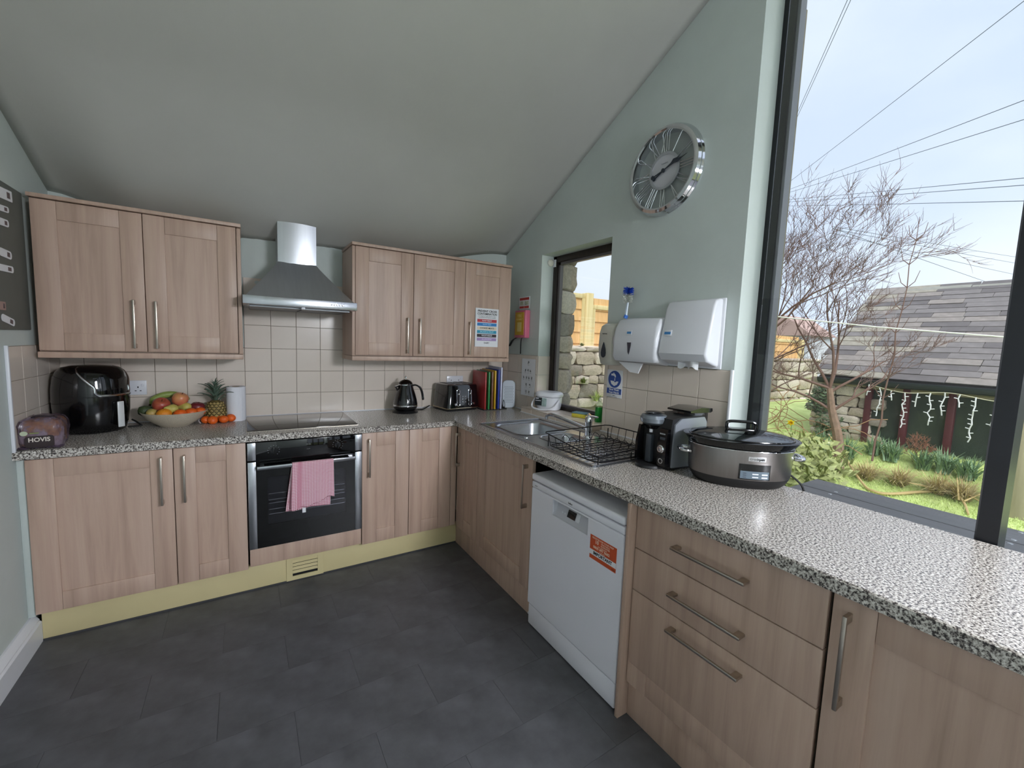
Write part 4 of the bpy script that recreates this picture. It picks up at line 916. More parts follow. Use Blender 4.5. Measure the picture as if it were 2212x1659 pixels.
# kitchen roll
kr = thing('kitchen_roll', 'white kitchen paper roll standing beside the hob', 'kitchen roll', (-.050, -.105, .91))
b = B(); b.lathe([(.020, 0), (.050, 0), (.0515, .004), (.0515, .208), (.050, .212), (.020, .212)], n=40, cap0=False, cap1=False); b.done('paper', pm('soft_paper', '#dedee4', .85, bump=.2, bs=90), kr)
B().lathe([(.0195, .002), (.0205, .002), (.0205, .2125), (.0195, .2125)], n=24, cap0=False, cap1=False).done('core', pm('card_core', '#8d7a62', .8), kr)
B().grid(lambda u, v: (.0515 * math.cos(-1.2 + .12 * u) + .004 * u, .0515 * math.sin(-1.2 + .12 * u) - .004 * u, .212 * v), 4, 2).done('loose_end', MATS['soft_paper'], kr)
# ================================================================ SOCKETS
def socket(label, x0, x1, z0, z1, rock):
    o = thing('wall_socket', label, 'socket', ((x0 + x1) / 2, -.0045, (z0 + z1) / 2), world=True, group='white wall sockets')
    pl_ = B().box(x0, x1, -.0135, -.0045, z0, z1, r=.003).done('plate', WHITEP, o)
    for i in range(2):
        cx = x0 + (x1 - x0) * (.27 + .46 * i); cz = z0 + (z1 - z0) * .38
        for dx, dz, w_, h_ in ((0, .013, .0025, .005), (-.011, -.008, .004, .0022), (.011, -.008, .004, .0022)): B().box(cx + dx - w_, cx + dx + w_, -.0140, -.0132, cz + dz - h_, cz + dz + h_).done('pin_hole', INK, pl_)
        B().box(cx + (.02 if i else -.02) - .006, cx + (.02 if i else -.02) + .006, -.0155, -.013, cz + .018, cz + .032, r=.001).done('switch', WHITEP, pl_)
    return o
socket('white double socket behind the air fryer', -.632, -.489, 1.074, 1.158, 1)
s2 = socket('white double socket behind the toaster', 1.408, 1.555, 1.085, 1.165, 1)
# ================================================================ TEA TOWEL
def _ging(N, L, p):
    tc = N.new('ShaderNodeTexCoord'); sx = N.new('ShaderNodeSeparateXYZ'); L.new(tc.outputs['UV'], sx.inputs[0])
    def sq(out, f):
        m = N.new('ShaderNodeMath'); m.operation = 'MULTIPLY'; m.inputs[1].default_value = f; L.new(out, m.inputs[0])
        f_ = N.new('ShaderNodeMath'); f_.operation = 'FRACT'; L.new(m.outputs[0], f_.inputs[0])
        g = N.new('ShaderNodeMath'); g.operation = 'GREATER_THAN'; g.inputs[1].default_value = .5; L.new(f_.outputs[0], g.inputs[0]); return g.outputs[0]
    a = sq(sx.outputs[0], 115.0); b_ = sq(sx.outputs[1], 115.0)
    ad = N.new('ShaderNodeMath'); ad.operation = 'ADD'; L.new(a, ad.inputs[0]); L.new(b_, ad.inputs[1])
    hv = N.new('ShaderNodeMath'); hv.operation = 'MULTIPLY'; hv.inputs[1].default_value = .5; L.new(ad.outputs[0], hv.inputs[0])
    st = N.new('ShaderNodeMath'); st.operation = 'COMPARE'; st.inputs[1].default_value = .062; st.inputs[2].default_value = .011; L.new(sx.outputs[0], st.inputs[0])
    s2 = N.new('ShaderNodeMath'); s2.operation = 'MULTIPLY'; s2.inputs[1].default_value = .55; L.new(st.outputs[0], s2.inputs[0])
    mxx = N.new('ShaderNodeMath'); mxx.operation = 'MAXIMUM'; L.new(hv.outputs[0], mxx.inputs[0]); L.new(s2.outputs[0], mxx.inputs[1])
    r = N.new('ShaderNodeValToRGB'); e = r.color_ramp.elements; e[0].position = 0; e[0].color = (*lin('#efe6e8'), 1); e[1].position = 1; e[1].color = (*lin('#a53f5a'), 1); k = e.new(.5); k.color = (*lin('#d59fae'), 1)
    L.new(mxx.outputs[0], r.inputs[0]); L.new(r.outputs[0], p.inputs['Base Color']); p.inputs['Roughness'].default_value = .9
GING = ramp_mat('red_gingham', _ging)
def cloth(b, fn, nu, nv, uvf):
    b.grid(fn, nu, nv)
def uv_cloth(name, fn, uvf, nu, nv, par):
    me = bpy.data.meshes.new(name); o_ = root_off(par)
    vs_ = [Vector(fn(i / nu, j / nv)) - o_ for i in range(nu + 1) for j in range(nv + 1)]
    fs = [(i * (nv + 1) + j, (i + 1) * (nv + 1) + j, (i + 1) * (nv + 1) + j + 1, i * (nv + 1) + j + 1) for i in range(nu) for j in range(nv)]
    me.from_pydata(vs_, [], fs); uvl = me.uv_layers.new()
    uvs = [uvf(i / nu, j / nv) for i in range(nu + 1) for j in range(nv + 1)]
    for lp in me.loops: uvl.data[lp.index].uv = uvs[lp.vertex_index]
    me.polygons.foreach_set('use_smooth', [True] * len(me.polygons))
    ob = link(name, me, GING, par); md = ob.modifiers.new('thick', 'SOLIDIFY'); md.thickness = .0016; md.offset = 0; return ob
tw_ = thing('tea_towel', 'red and white checked tea towel over the oven handle', 'tea towel', (.32, -.645, .745), world=True)
def front(u, v):
    zb = .478 + .03 * u + (.018 if u > .62 else 0) * sstep(.62, .68, u) - .006 * math.sin(u * 20)
    sp_ = 1 + .06 * v
    x = .214 + .214 * u; x = .32 + (x - .32) * sp_ - .004 * v
    if v < .08:
        a = v / .08 * PI / 2; return (x, -.644 - .0125 * math.sin(a), .733 + .0125 * math.cos(a))
    t_ = (v - .08) / .92; z = .733 - (.733 - zb) * t_
    return (x, -.6565 - .006 * t_ - .004 * math.sin(u * 11 + 1) * t_ - .006 * t_ * (1 - u), z)
uv_cloth('front_fold', front, lambda u, v: (.02 + .235 * u, .28 * v), 44, 40, tw_)
def back(u, v):
    x0_ = .215 - .037 * v; x1_ = .424 - .012 * v; x = x0_ + (x1_ - x0_) * u; zb = .468 - .004 * math.sin(u * 8)
    if v < .08:
        a = v / .08 * PI / 2; return (x, -.644 + .0125 * math.sin(a), .733 + .0125 * math.cos(a))
    t_ = (v - .08) / .92; z = .733 - (.733 - zb) * t_
    return (x, -.6315 - .008 * math.sin(PI * t_) * 0 - .012 * t_ * (1 - u) + .003 * math.sin(u * 16) * t_, z)
uv_cloth('back_fold', back, lambda u, v: (.26 + .23 * u, .28 * v), 44, 40, tw_)
def mid(u, v):
    x = .2135 + .03 * u - .026 * v * (1 - u); z = .742 - (.742 - .475 - .02 * u) * v; return (x, -.6515 + .012 * (1 - u) * (.3 + v) - .002 * u, z)
uv_cloth('side_fold', mid, lambda u, v: (.03 * u + .045, .28 * v), 8, 30, tw_)
B().box(.262, .280, -.647, -.645, .448, .476, r=.0005).done('care_label', PAPER, tw_, Matrix.Translation((0, -.003, 0)))
# ================================================================ POSTER ON THE CABINET
po = thing('hygiene_poster', 'white food hygiene poster on the right wall cabinet door', 'poster', (1.585, -.3455, 1.42), world=True)
px0, px1, pz0, pz1 = 1.486, 1.688, 1.418, 1.711
B().box(px0, px1, -.3468, -.3452, pz0, pz1).done('sheet', PAPER, po)
pc = (px0 + px1) / 2
def ptx(s, z, size, m=INK, width=None, par=po, bold=0): return text(s, FB(pc, -.3476, z), m, par, size=size, width=width, bold=bold, ext=.0002)
ptx('PREVENT CROSS', 1.689, .022, width=.166, bold=.0005); ptx('CONTAMINATION', 1.668, .022, width=.170, bold=.0005)
ptx('BY CORRECTLY USING COLOUR CODED', 1.651, .008, width=.15); ptx('CHOPPING BOARDS & KNIVES', 1.640, .008, width=.15)
bars = [('RAW MEAT', '#b8323f', WHITEP), ('RAW FISH', '#2f7fc4', pm('light_blue_ink', '#9fcdee', .5)), ('COOKED MEATS', '#e3d3bd', INK), ('SALADS & FRUIT', '#2f93b4', pm('light_teal_ink', '#a9dbe6', .5)), ('VEGETABLES', '#3b3038', WHITEP), ('ALLERGENS', '#a58bbd', pm('lilac_ink', '#d9c9e6', .5)), ('DAIRY', '#e6e6ea', INK)]
for i, (s, c, ink) in enumerate(bars):
    z = 1.617 - i * .0283
    bo = B().box(px0 + .016, px1 - .016, -.3472, -.3466, z - .0115, z + .0115).done('colour_bar', pm('bar_' + s.split()[0].lower() + s.split()[-1].lower(), c, .5), po); text(s, FB(pc, -.3475, z), ink, bo, size=.0165, bold=.0003, ext=.0002)
# ================================================================ RIGHT WALL THINGS
fbx = thing('fire_blanket', 'pink fire blanket box with yellow label on the right wall', 'fire blanket', (1.93, -.32, 1.50), world=True)
B().box(1.903, 1.9505, -.402, -.245, 1.50, 1.722, r=.006).done('box', pm('pink_plastic', '#cf6d86', .4), fbx)
yl = B().box(1.9015, 1.9032, -.384, -.258, 1.522, 1.706).done('label', pm('yellow_label', '#d2a63c', .5), fbx)
LT = pm('pale_yellow_ink', '#e6cf86', .5)
text('FIRE', FRt(1.901, -.321, 1.676), LT, yl, size=.036); text('BLANKET', FRt(1.901, -.321, 1.648), LT, yl, size=.022); B().box(1.9008, 1.9016, -.35, -.29, 1.55, 1.625).done('pictogram', LT, yl)
for y_, ye, ze in ((-.27, -.15, 1.43), (-.345, -.325, 1.37)):
    B().tube(bez([(1.925, y_, 1.505), (1.915, (y_ + ye) / 2, 1.48), (1.92, ye, ze)], 6), [.009] * 6 + [.012] * 7, 8, flat=.35).done('pull_strap', RUBBER, fbx)
fs = thing('fire_notice', 'small red and white fire notice above the fire blanket', 'sign', (1.95, -.31, 1.735), world=True)
B().box(1.9485, 1.9505, -.388, -.233, 1.737, 1.836).done('plate', PAPER, fs); RDM = pm('sign_red', '#b83a34', .5)
B().box(1.9475, 1.9486, -.378, -.243, 1.808, 1.828).box(1.9475, 1.9486, -.378, -.312, 1.742, 1.760).box(1.9475, 1.9486, -.308, -.243, 1.742, 1.760).done('red_panel', RDM, fs)
B().box(1.9475, 1.9486, -.372, -.318, 1.768, 1.80).box(1.9475, 1.9486, -.302, -.249, 1.768, 1.80).done('pictogram', pm('pale_pictogram', '#c9cbb4', .5, var=.5, vs=70), fs)
sg = thing('picture_sheet', 'white laminated sheet of small hand washing pictures on the tiles', 'sign', (1.945, -.41, 1.03), world=True)
B().box(1.9415, 1.9435, -.512, -.322, 1.032, 1.332).done('sheet', PAPER, sg)
b = B()
for z, ys_ in ((1.302, (0,)), (1.238, (-.04, 0, .035)), (1.180, (-.062, -.022, .015, .055)), (1.122, (-.02, .03)), (1.068, (-.022, .022))):
    for y_ in ys_:
        cy = -.417 - y_; q = random.Random(int(z * 1000 + y_ * 1000))
        for k in range(4): b.tube([(1.941, cy + q.uniform(-.010, .010), z + q.uniform(-.014, .014)), (1.941, cy + q.uniform(-.010, .010), z + q.uniform(-.014, .014)), (1.941, cy + q.uniform(-.012, .012), z + q.uniform(-.014, .014))], .0012, 4)
        b.box(1.9405, 1.9416, cy - .009, cy + .009, z - .021, z - .0195)
b.done('line_drawings', INK, sg, kind='stuff')
ws = thing('hand_wash_sign', 'blue and white hand washing sign on the pier tiles', 'sign', (1.944, -1.365, 1.14), world=True)
B().box(1.9425, 1.9443, -1.430, -1.302, 1.140, 1.312, r=.0003).done('plate', PAPER, ws); BLU = pm('sign_blue', '#2b4f9c', .5)
b = B(); b.lathe([(0, 0), (.053, 0), (.053, .001), (0, .001)], n=40, M=frame((1.9425, -1.366, 1.254), (0, -1, 0), (0, 0, 1))); disc = b.done('blue_disc', BLU, ws)
def wp(pts): 
    b = B(); b.prism(pts, 'X', 1.9405, 1.9412); return b
Yc, Zc = -1.366, 1.254
sgp = lambda L: [(Yc - u, Zc + v) for u, v in L]
wp(sgp([(-.028, .022), (-.028, .034), (-.012, .034), (-.012, .040), (-.004, .040), (-.004, .034), (.004, .032), (.010, .022), (.010, .012), (.002, .012), (.0, .020), (-.012, .022)])).done('tap_symbol', PAPER, disc)
wp(sgp([(-.033, -.010), (-.024, -.030), (.0, -.042), (.022, -.032), (.034, -.012), (.018, -.012), (.006, -.020), (-.006, -.012)])).done('hands_symbol', PAPER, disc)
wp(sgp([(.002, .008), (.006, .008), (.005, -.010), (.001, -.010)])).done('water_symbol', PAPER, disc)
bb_ = B().box(1.9415, 1.9426, -1.426, -1.306, 1.163, 1.197).done('blue_band', BLU, ws)
text('Now Wash', FRt(1.9412, -1.366, 1.1885), PAPER, bb_, size=.0175, bold=.0003); text('Your Hands', FRt(1.9412, -1.366, 1.1715), PAPER, bb_, size=.0175, bold=.0003)
text('hygiene', FRt(1.9421, -1.366, 1.153), INK, ws, size=.007); text('clean hands for food safety', FRt(1.9421, -1.366, 1.145), pm('grey_ink', '#77777d', .6), ws, size=.005)
# dispensers -------------------------------------------------
def dispenser(name, label, cat, y0, y1, prof, mat, loc, bev=.012):
    o = thing(name, label, cat, loc, world=True)
    b = B(); b.prism([(XR - .0015 - d, z) for d, z in prof], 'Y', y0, y1)
    ed = [e for e in b.bm.edges if (abs(e.verts[0].co.y - e.verts[1].co.y) < 1e-6) and min(e.verts[0].co.x, e.verts[1].co.x) < XR - .012]
    bmesh.ops.bevel(b.bm, geom=ed, offset=bev, segments=4, profile=.5, affect='EDGES')
    return o, b.done('cover', mat, o, sharp=40)
prof2 = [(.0, 1.372), (.012, 1.372), (.098, 1.398), (.118, 1.432), (.075, 1.66), (.058, 1.692), (.03, 1.703), (.0, 1.703)]
t2, c2 = dispenser('towel_dispenser', 'tall white paper towel dispenser near the big window', 'dispenser', -2.038, -1.762, prof2, WHITEP, (1.9, -1.9, 1.37))
B().box(1.936, 1.9495, -2.052, -1.75, 1.364, 1.706, r=.005).done('back_plate', WHITEP, t2)
LBL = pm('label_blue', '#3f7fb8', .5)
l2 = B().box(-.023, .023, -.014, .016, 0, .003, r=.002).done('logo_plate', WHITEP, c2, frame((XR - .1012, -1.806, 1.535), (0, -1, 0), (.19, 0, 1))); B().box(-.019, .019, -.008, .006, .003, .0036).done('logo', LBL, l2, frame((XR - .1012, -1.806, 1.535), (0, -1, 0), (.19, 0, 1)))
b = B(); b.grid(lambda u, v: (1.875 + .02 * math.sin(u * 6), -1.86 - .12 * u, 1.40 - .045 * v * (.6 + .4 * math.sin(u * 7 + 1) ** 2)), 12, 4); b.done('paper_towel', PAPER, t2)
prof1 = [(.0, 1.362), (.02, 1.362), (.108, 1.376), (.125, 1.40), (.122, 1.50), (.112, 1.565), (.085, 1.61), (.05, 1.622), (.0, 1.622)]
t1, c1 = dispenser('towel_dispenser', 'low white rounded paper dispenser between soap and tall dispenser', 'dispenser', -1.755, -1.442, prof1, WHITEP, (1.9, -1.6, 1.36), .02)
l1 = B().box(-.019, .019, -.012, .014, 0, .002).done('logo_plate', WHITEP, c1, frame((XR - .122, -1.565, 1.537), (0, -1, 0), (.15, 0, 1))); B().box(-.015, .015, -.007, .005, .002, .0026).done('logo', LBL, l1, frame((XR - .122, -1.565, 1.537), (0, -1, 0), (.15, 0, 1)))
b = B(); b.prism([(-.014, .034), (.014, .034), (.013, .016), (.006, -.02), (.001, -.034), (-.006, -.02), (-.010, .012)], 'Z', 0, .002); b.done('level_window', pm('window_dark', '#3d3c46', .3), c1, frame((XR - .1265, -1.572, 1.448), (0, -1, 0), (0, 0, 1)))
b = B(); b.loft([[(1.86, -1.47, 1.368), (1.86, -1.64, 1.368), (1.875, -1.64, 1.368), (1.875, -1.47, 1.368)], [(1.858, -1.56, 1.315), (1.858, -1.62, 1.310), (1.862, -1.62, 1.310), (1.862, -1.56, 1.315)]]); b.done('paper_towel', PAPER, t1)
sd_ = thing('soap_dispenser', 'cream soap dispenser with teardrop window', 'dispenser', (1.9, -1.36, 1.34), world=True)
b = B()
def sring(z, d, h): return [(XR - d, -1.358 - h * .92, z), (XR - d * .9, -1.358 - h, z), (XR - .0, -1.358 - h, z), (XR, -1.358 + h, z), (XR - d * .85, -1.358 + h, z), (XR - d, -1.358 + h * .8, z)]
b.loft([sring(z, d, h) for z, d, h in ((1.342, .07, .04), (1.35, .088, .052), (1.40, .10, .060), (1.46, .104, .062), (1.54, .10, .061), (1.578, .088, .058), (1.595, .06, .05))]); b.done('body', OFFWP, sd_, sharp=60)
b = B(); td = [(0, .056), (.008, .04), (.017, .012), (.020, -.008), (.017, -.026), (.008, -.036), (0, -.038), (-.008, -.036), (-.017, -.026), (-.020, -.008), (-.017, .012), (-.008, .04)]
b.prism(td, 'Z', 0, .003); tdo = b.done('teardrop_window', pm('dark_blue_glass', '#23323f', .15), sd_, frame((XR - .1035, -1.352, 1.425), (0, -1, 0), (0, 0, 1)))
text('liquid soap', FRt(XR - .1015, -1.352, 1.532), INK, sd_, size=.009)
bs_ = thing('bottle_brush', 'white and blue bottle brush standing on the low dispenser', 'brush', (1.888, -1.475, 1.6225))
B().tube([(0, 0, 0), (.002, -.002, .05), (.004, -.006, .092)], [.010, .0085, .007], 10, flat=.6).done('handle', pm('pale_blue_plastic', '#cfdcea', .35), bs_)
B().tube([(-.004, .0, .0), (.0, -.006, .018)], .012, 10).done('grip', pm('blue_plastic', '#3c6fc0', .35), bs_)
rb3 = random.Random(2)
for nm, m, za, zb, rr_ in (('white_bristles', pm('white_bristle', '#cdd0c8', .7), .088, .138, .028), ('blue_bristles', pm('blue_bristle', '#1f4fc0', .6), .135, .172, .030)):
    b = B()
    for i in range(260):
        a = rb3.uniform(0, 2 * PI); z = rb3.uniform(za, zb); r = rr_ * rb3.uniform(.75, 1.1); b.tube([(.004, -.006, z), (.004 + r * math.cos(a), -.006 + r * math.sin(a), z + rb3.uniform(-.004, .012))], .0012, 3, caps=False)
    b.done(nm, m, bs_, kind='stuff')
# window alarm sensor
se = thing('alarm_sensor', 'white round alarm sensor at the top corner of the small window', 'sensor', (2.02, -.545, 2.09), world=True)
B().lathe([(0, 0), (.026, 0), (.027, .012), (.02, .018), (0, .019)], n=24, M=frame((2.03, -.531, 2.085), (1, 0, 0), (0, 0, 1))).done('cap', OFFWP, se); B().box(2.054, 2.064, -.565, -.531, 2.055, 2.112, r=.003).done('contact', WHITEP, se)
# ================================================================ CLOCK
ck = thing('wall_clock', 'large round silver skeleton wall clock with Roman numerals', 'clock', (XR, -1.645, 2.405), world=True)
MC = frame((XR, -1.645, 2.405), (0, -1, 0), (0, 0, 1))
DARKS = pm('clock_grey_dial', '#9aa09f', .5)
B().lathe([(.0, 0.0005), (.192, .0005), (.192, .002), (0, .002)], n=64, M=MC).done('back_dial', DARKS, ck)
B().lathe([(.190, 0), (.228, 0), (.232, .010), (.226, .02), (.228, .03), (.220, .044), (.205, .050), (.196, .046), (.190, .02), (.190, 0)], n=72, M=MC, cap0=False, cap1=False).done('rim', CHROME, ck)
B().lathe([(.082, .018), (.096, .018), (.096, .024), (.082, .024), (.082, .018)], n=56, M=MC, cap0=False, cap1=False).done('inner_ring', pm('pale_silver', '#b9bcc2', .3, .6), ck)
B().lathe([(0, .016), (.082, .016), (.082, .019), (0, .019)], n=48, M=MC).done('centre_disc', pm('dial_grey', '#c3c3c9', .5), ck)
SILN = pm('silver_numeral', '#cfd2d6', .25, .8)
GL = {'I': [((0, -.5), (0, .5))], 'V': [((-.45, .5), (0, -.5)), ((.45, .5), (0, -.5))], 'X': [((-.45, .5), (.45, -.5)), ((.45, .5), (-.45, -.5))]}
for i, s in enumerate(('XII', 'I', 'II', 'III', 'IV', 'V', 'VI', 'VII', 'VIII', 'IX', 'X', 'XI')):
    wd_ = {'I': .014, 'V': .026, 'X': .028}; tot = sum(wd_[c] for c in s); b = B(); cx = -tot / 2
    for c in s:
        for (xa, ya), (xb, yb) in GL[c]:
            b.tube([(cx + wd_[c] / 2 + xa * wd_[c] * .8, .144 + ya * .094, .021), (cx + wd_[c] / 2 + xb * wd_[c] * .8, .144 + yb * .094, .021)], .0024 if c == 'I' or xa < 0 else .0016, 4)
        cx += wd_[c]
    b.done('numeral', SILN, ck, MC @ Matrix.Rotation(-2 * PI * i / 12, 4, 'Z'))
def hand(ang, ln, tail, wd, z, name):
    b = B(); b.prism([(-wd * .5, -tail), (wd * .5, -tail), (wd * .35, 0), (wd * .35, ln * .45), (wd * 1.3, ln * .62), (wd * .35, ln * .78), (0, ln), (-wd * .35, ln * .78), (-wd * 1.3, ln * .62), (-wd * .35, ln * .45), (-wd * .35, 0)], 'Z', z, z + .002)
    b.lathe([(0, z), (.011, z), (.011, z + .0025), (0, z + .0025)], (0, -tail, 0), 16); b.done(name, pm('clock_hand_dark', '#2c323c', .4), ck, MC @ Matrix.Rotation(ang, 4, 'Z'))
hand(math.radians(-64), .115, .065, .009, .026, 'hour_hand'); hand(math.radians(-74), .150, .07, .007, .029, 'minute_hand')
B().lathe([(0, .026), (.011, .026), (.01, .034), (0, .034)], n=20, M=MC).done('hub', pm('clock_hand_dark', '#2c323c', .4), ck)
text('London', MC @ Matrix.Translation((0, .04, .0195)), pm('grey_ink', '#77777d', .6), ck, size=.014)
# ================================================================ NOTICE BOARD AND TAGS
nbo = thing('notice_board', 'dark grey magnetic notice board on the left wall', 'notice board', (XL, -.7, 1.43), world=True)
B().box(XL, XL + .010, -1.15, -.345, 1.432, 2.05, r=.004).done('board', pm('dark_grey_board', '#656965', .55, var=.1, vs=6), nbo)
tags = [('photo card at the top right corner of the notice board', -.52, 2.0, .13, .045, .06), ('white name tag just under the photo card', -.55, 1.935, .11, .025, .08), ('white name tag, second below the photo card', -.555, 1.878, .10, .03, .04), ('rounded white tag at mid height of the notice board', -.555, 1.75, .11, .034, -.05), ('white tag with dark square, below the rounded tag', -.56, 1.688, .135, .028, .02), ('small pinkish card low on the notice board', -.62, 1.53, .06, .035, .0), ('tilted white tag at the bottom of the notice board', -.575, 1.472, .115, .03, -.22)]
for i, (lb_, y_, z_, w_, h_, r_) in enumerate(tags):
    o = thing('name_tag', lb_, 'tag', (XL + .0105, y_, z_), world=True, group='tags on the notice board')
    Mt = FL(XL + .0105, y_, z_) @ Matrix.Rotation(r_, 4, 'Z')
    b = B(); b.prism([(p[0], p[1]) for p in rrect(0, 0, w_ / 2, h_ / 2, h_ * .42 if i in (1, 2, 3, 4, 6) else .004, 0, 4)], 'Z', 0, .002); b.done('card', PAPER if i != 5 else pm('pinkish_card', '#a98c84', .6), o, Mt)
    B().box(w_ * .12, w_ * .34, -h_ * .28, h_ * .28, .002, .0026).done('picture', pm('tag_picture', '#6b5a5c', .6, var=.5, vs=90), o, Mt)
# ================================================================ OUTSIDE
def gz(x, y):
    z = .02 + .09 * max(0, min(x, 5.0) - 2.3) + .24 * sstep(5.0, 5.75, x)
    z += .10 * sstep(-1.1, .4, y) * sstep(2.6, 4, x)
    return z + .012 * noise.noise(Vector((x * 1.7, y * 1.7, 0)))
GRASS = ramp_mat('lawn', lambda N, L, p: None)
def _grass(N, L, p):
    tc = N.new('ShaderNodeTexCoord'); nz = N.new('ShaderNodeTexNoise'); nz.inputs['Scale'].default_value = 2.2; nz.inputs['Detail'].default_value = 9; nz.inputs['Roughness'].default_value = .75
    r = N.new('ShaderNodeValToRGB'); e = r.color_ramp.elements; e[0].position = .32; e[0].color = (*lin('#a3ae6e'), 1); e[1].position = .7; e[1].color = (*lin('#d8e69c'), 1); k = e.new(.5); k.color = (*lin('#b4c67c'), 1)
    L.new(tc.outputs['Object'], nz.inputs['Vector']); L.new(nz.outputs['Fac'], r.inputs[0]); L.new(r.outputs[0], p.inputs['Base Color']); p.inputs['Roughness'].default_value = .9
_t = GRASS.node_tree; _grass(_t.nodes, _t.links, _t.nodes['Principled BSDF'])
lawn = B().grid(lambda u, v: (2.34 + 9.5 * u, -7 + 7.9 * v, gz(2.34 + 9.5 * u, -7 + 7.9 * v)), 95, 79).done('lawn', GRASS, sharp=180); tagp(lawn, 'green lawn rising gently towards the slate-roofed building', 'lawn', kind='structure')
gp = B().box(-30, 60, -40, 50, -.5, -.12).done('ground', pm('far_ground', '#6d7449', .95, var=.3, vs=.4)); tagp(gp, 'rough ground around the house', 'ground', kind='structure')
# grass blades on the lawn: one uncountable mat
rg = random.Random(11); vsx = []; fsx = []
for i in range(26000):
    x = 2.9 + 2.9 * rg.random() ** .9; y = rg.uniform(-3.2, -.6); z = gz(x, y); a = rg.uniform(0, PI); h_ = rg.uniform(.012, .035); w_ = .003
    dx, dy = math.cos(a) * w_, math.sin(a) * w_; lx, ly = rg.uniform(-.02, .02), rg.uniform(-.02, .02); n = len(vsx)
    vsx += [(x - dx, y - dy, z), (x + dx, y + dy, z), (x + lx, y + ly, z + h_)]; fsx.append((n, n + 1, n + 2))
me = bpy.data.meshes.new('lawn_grass'); me.from_pydata(vsx, [], fsx)
tagp(link('lawn_grass', me, pm('grass_blade', '#c6d68a', .8, var=.3, vs=6)), 'short green grass blades of the lawn', 'grass', kind='stuff')
# ---------------------------------------------------------------- outdoor table
ot = thing('outdoor_table', 'grey plank outdoor table just outside the big window', 'table', (2.45, -2.9, gz(2.45, -2.9)), world=True)
PLK = pm('grey_composite_plank', '#6a6a6d', .55, var=.12, vs=5, st=(6, 1, 1))
for k in range(4):
    xa = 2.785 - .208 * (k + 1) + .004; xb = 2.785 - .208 * k - .004
    pk = B().box(xa, xb, -3.95, -2.175, .712, .74, r=.004).done('plank', PLK, ot)
    for yy in (-2.333, -2.942, -3.55):
        for xx in (xa + .03, xb - .03): B().lathe([(0, 0), (.009, 0), (.008, .0015), (0, .002)], (xx, yy, .7398), 10).done('screw', pm('screw_head', '#b9bcc0', .3, .8), pk)
for yy in (-2.333, -2.942, -3.55): B().box(1.96 + .01, 2.775, yy - .035, yy + .035, .672, .7115).done('batten', PLK, ot)
for (xx, yy) in ((2.25, -2.4), (2.72, -2.4), (2.25, -3.7), (2.72, -3.7)): B().box(xx - .04, xx + .04, yy - .04, yy + .04, gz(2.4, yy) - .02, .672).done('leg', PLK, ot)
# ---------------------------------------------------------------- stones
rs = random.Random(21); SM = []
for k in range(7):
    b = B(); b.box(-.5, .5, -.5, .5, -.5, .5); bmesh.ops.subdivide_edges(b.bm, edges=list(b.bm.edges), cuts=3, use_grid_fill=True)
    for v in b.bm.verts:
        n = v.co.normalized(); q = max(abs(v.co.x), abs(v.co.y), abs(v.co.z)); e = (abs(v.co.x) ** 6 + abs(v.co.y) ** 6 + abs(v.co.z) ** 6) ** (1 / 6)
        v.co *= .5 / e; v.co += Vector((noise.noise(v.co * 3 + Vector((k * 7, 0, 0))), noise.noise(v.co * 3 + Vector((0, k * 5, 0))), noise.noise(v.co * 3 + Vector((0, 3, k * 9))))) * .10
    SM.append(b.mesh('stone', sharp=45))
def stone(par, loc, size, rz=0.0, mats=(STONE, STONE2, STONE3)):
    o = link('stone', SM[rs.randrange(7)], None, par); o.location = loc; o.scale = size; o.rotation_euler = (rs.uniform(-.05, .05), rs.uniform(-.05, .05), rz + rs.uniform(-.04, .04))
    o.material_slots[0].link = 'OBJECT' if o.material_slots else 'DATA'
    return o
for m_ in SM:
    m_.materials.clear(); m_.materials.append(STONE)
def stone_m(par, loc, size, rz=0.0):
    o = stone(par, loc, size, rz); o.material_slots[0].link = 'OBJECT'; o.material_slots[0].material = rs.choice((STONE, STONE, STONE2, STONE2, STONE3)); return o
def coursed(par, p0, dirv, length, z0, z1, depth, hw=(.16, .34), hh=(.09, .15)):
    """rough coursed stonework along dirv, face outwards; skips nothing"""
    d = Vector(dirv).normalized(); z = z0; c = 0
    while z < z1 - .03:
        h_ = min(rs.uniform(*hh), z1 - z); s_ = -rs.uniform(0, .1)
        while s_ < length:
            w_ = rs.uniform(*hw); m = s_ + w_ / 2; p = Vector(p0) + d * m
            stone_m(par, (p.x, p.y, z + h_ / 2), (w_ * 1.02, depth * rs.uniform(.92, 1.12), h_ * 1.03), math.atan2(d.y, d.x)); s_ += w_; c += 1
        z += h_
    return c
MORTAR = pm('mortar', '#8d8474', .95, var=.25, vs=18)
gw = thing('garden_wall', 'rough limestone garden wall with ferns outside the small window', 'wall', (5, .75, 0), world=False)
gw.location = (0, 0, 0)
B().box(2.36, 9.6, .62, .95, -.1, 1.36).done('core', MORTAR, gw)
coursed(gw, (2.9, .60, 0), (1, 0, 0), 1.5, .72, 1.44, .16, (.15, .32), (.10, .17))
coursed(gw, (7.2, .60, 0), (1, 0, 0), 2.2, .45, 1.36, .18, (.22, .42), (.13, .20))
coursed(gw, (2.9, .78, 0), (1, 0, 0), 1.5, 1.34, 1.47, .3, (.2, .4), (.1, .13))
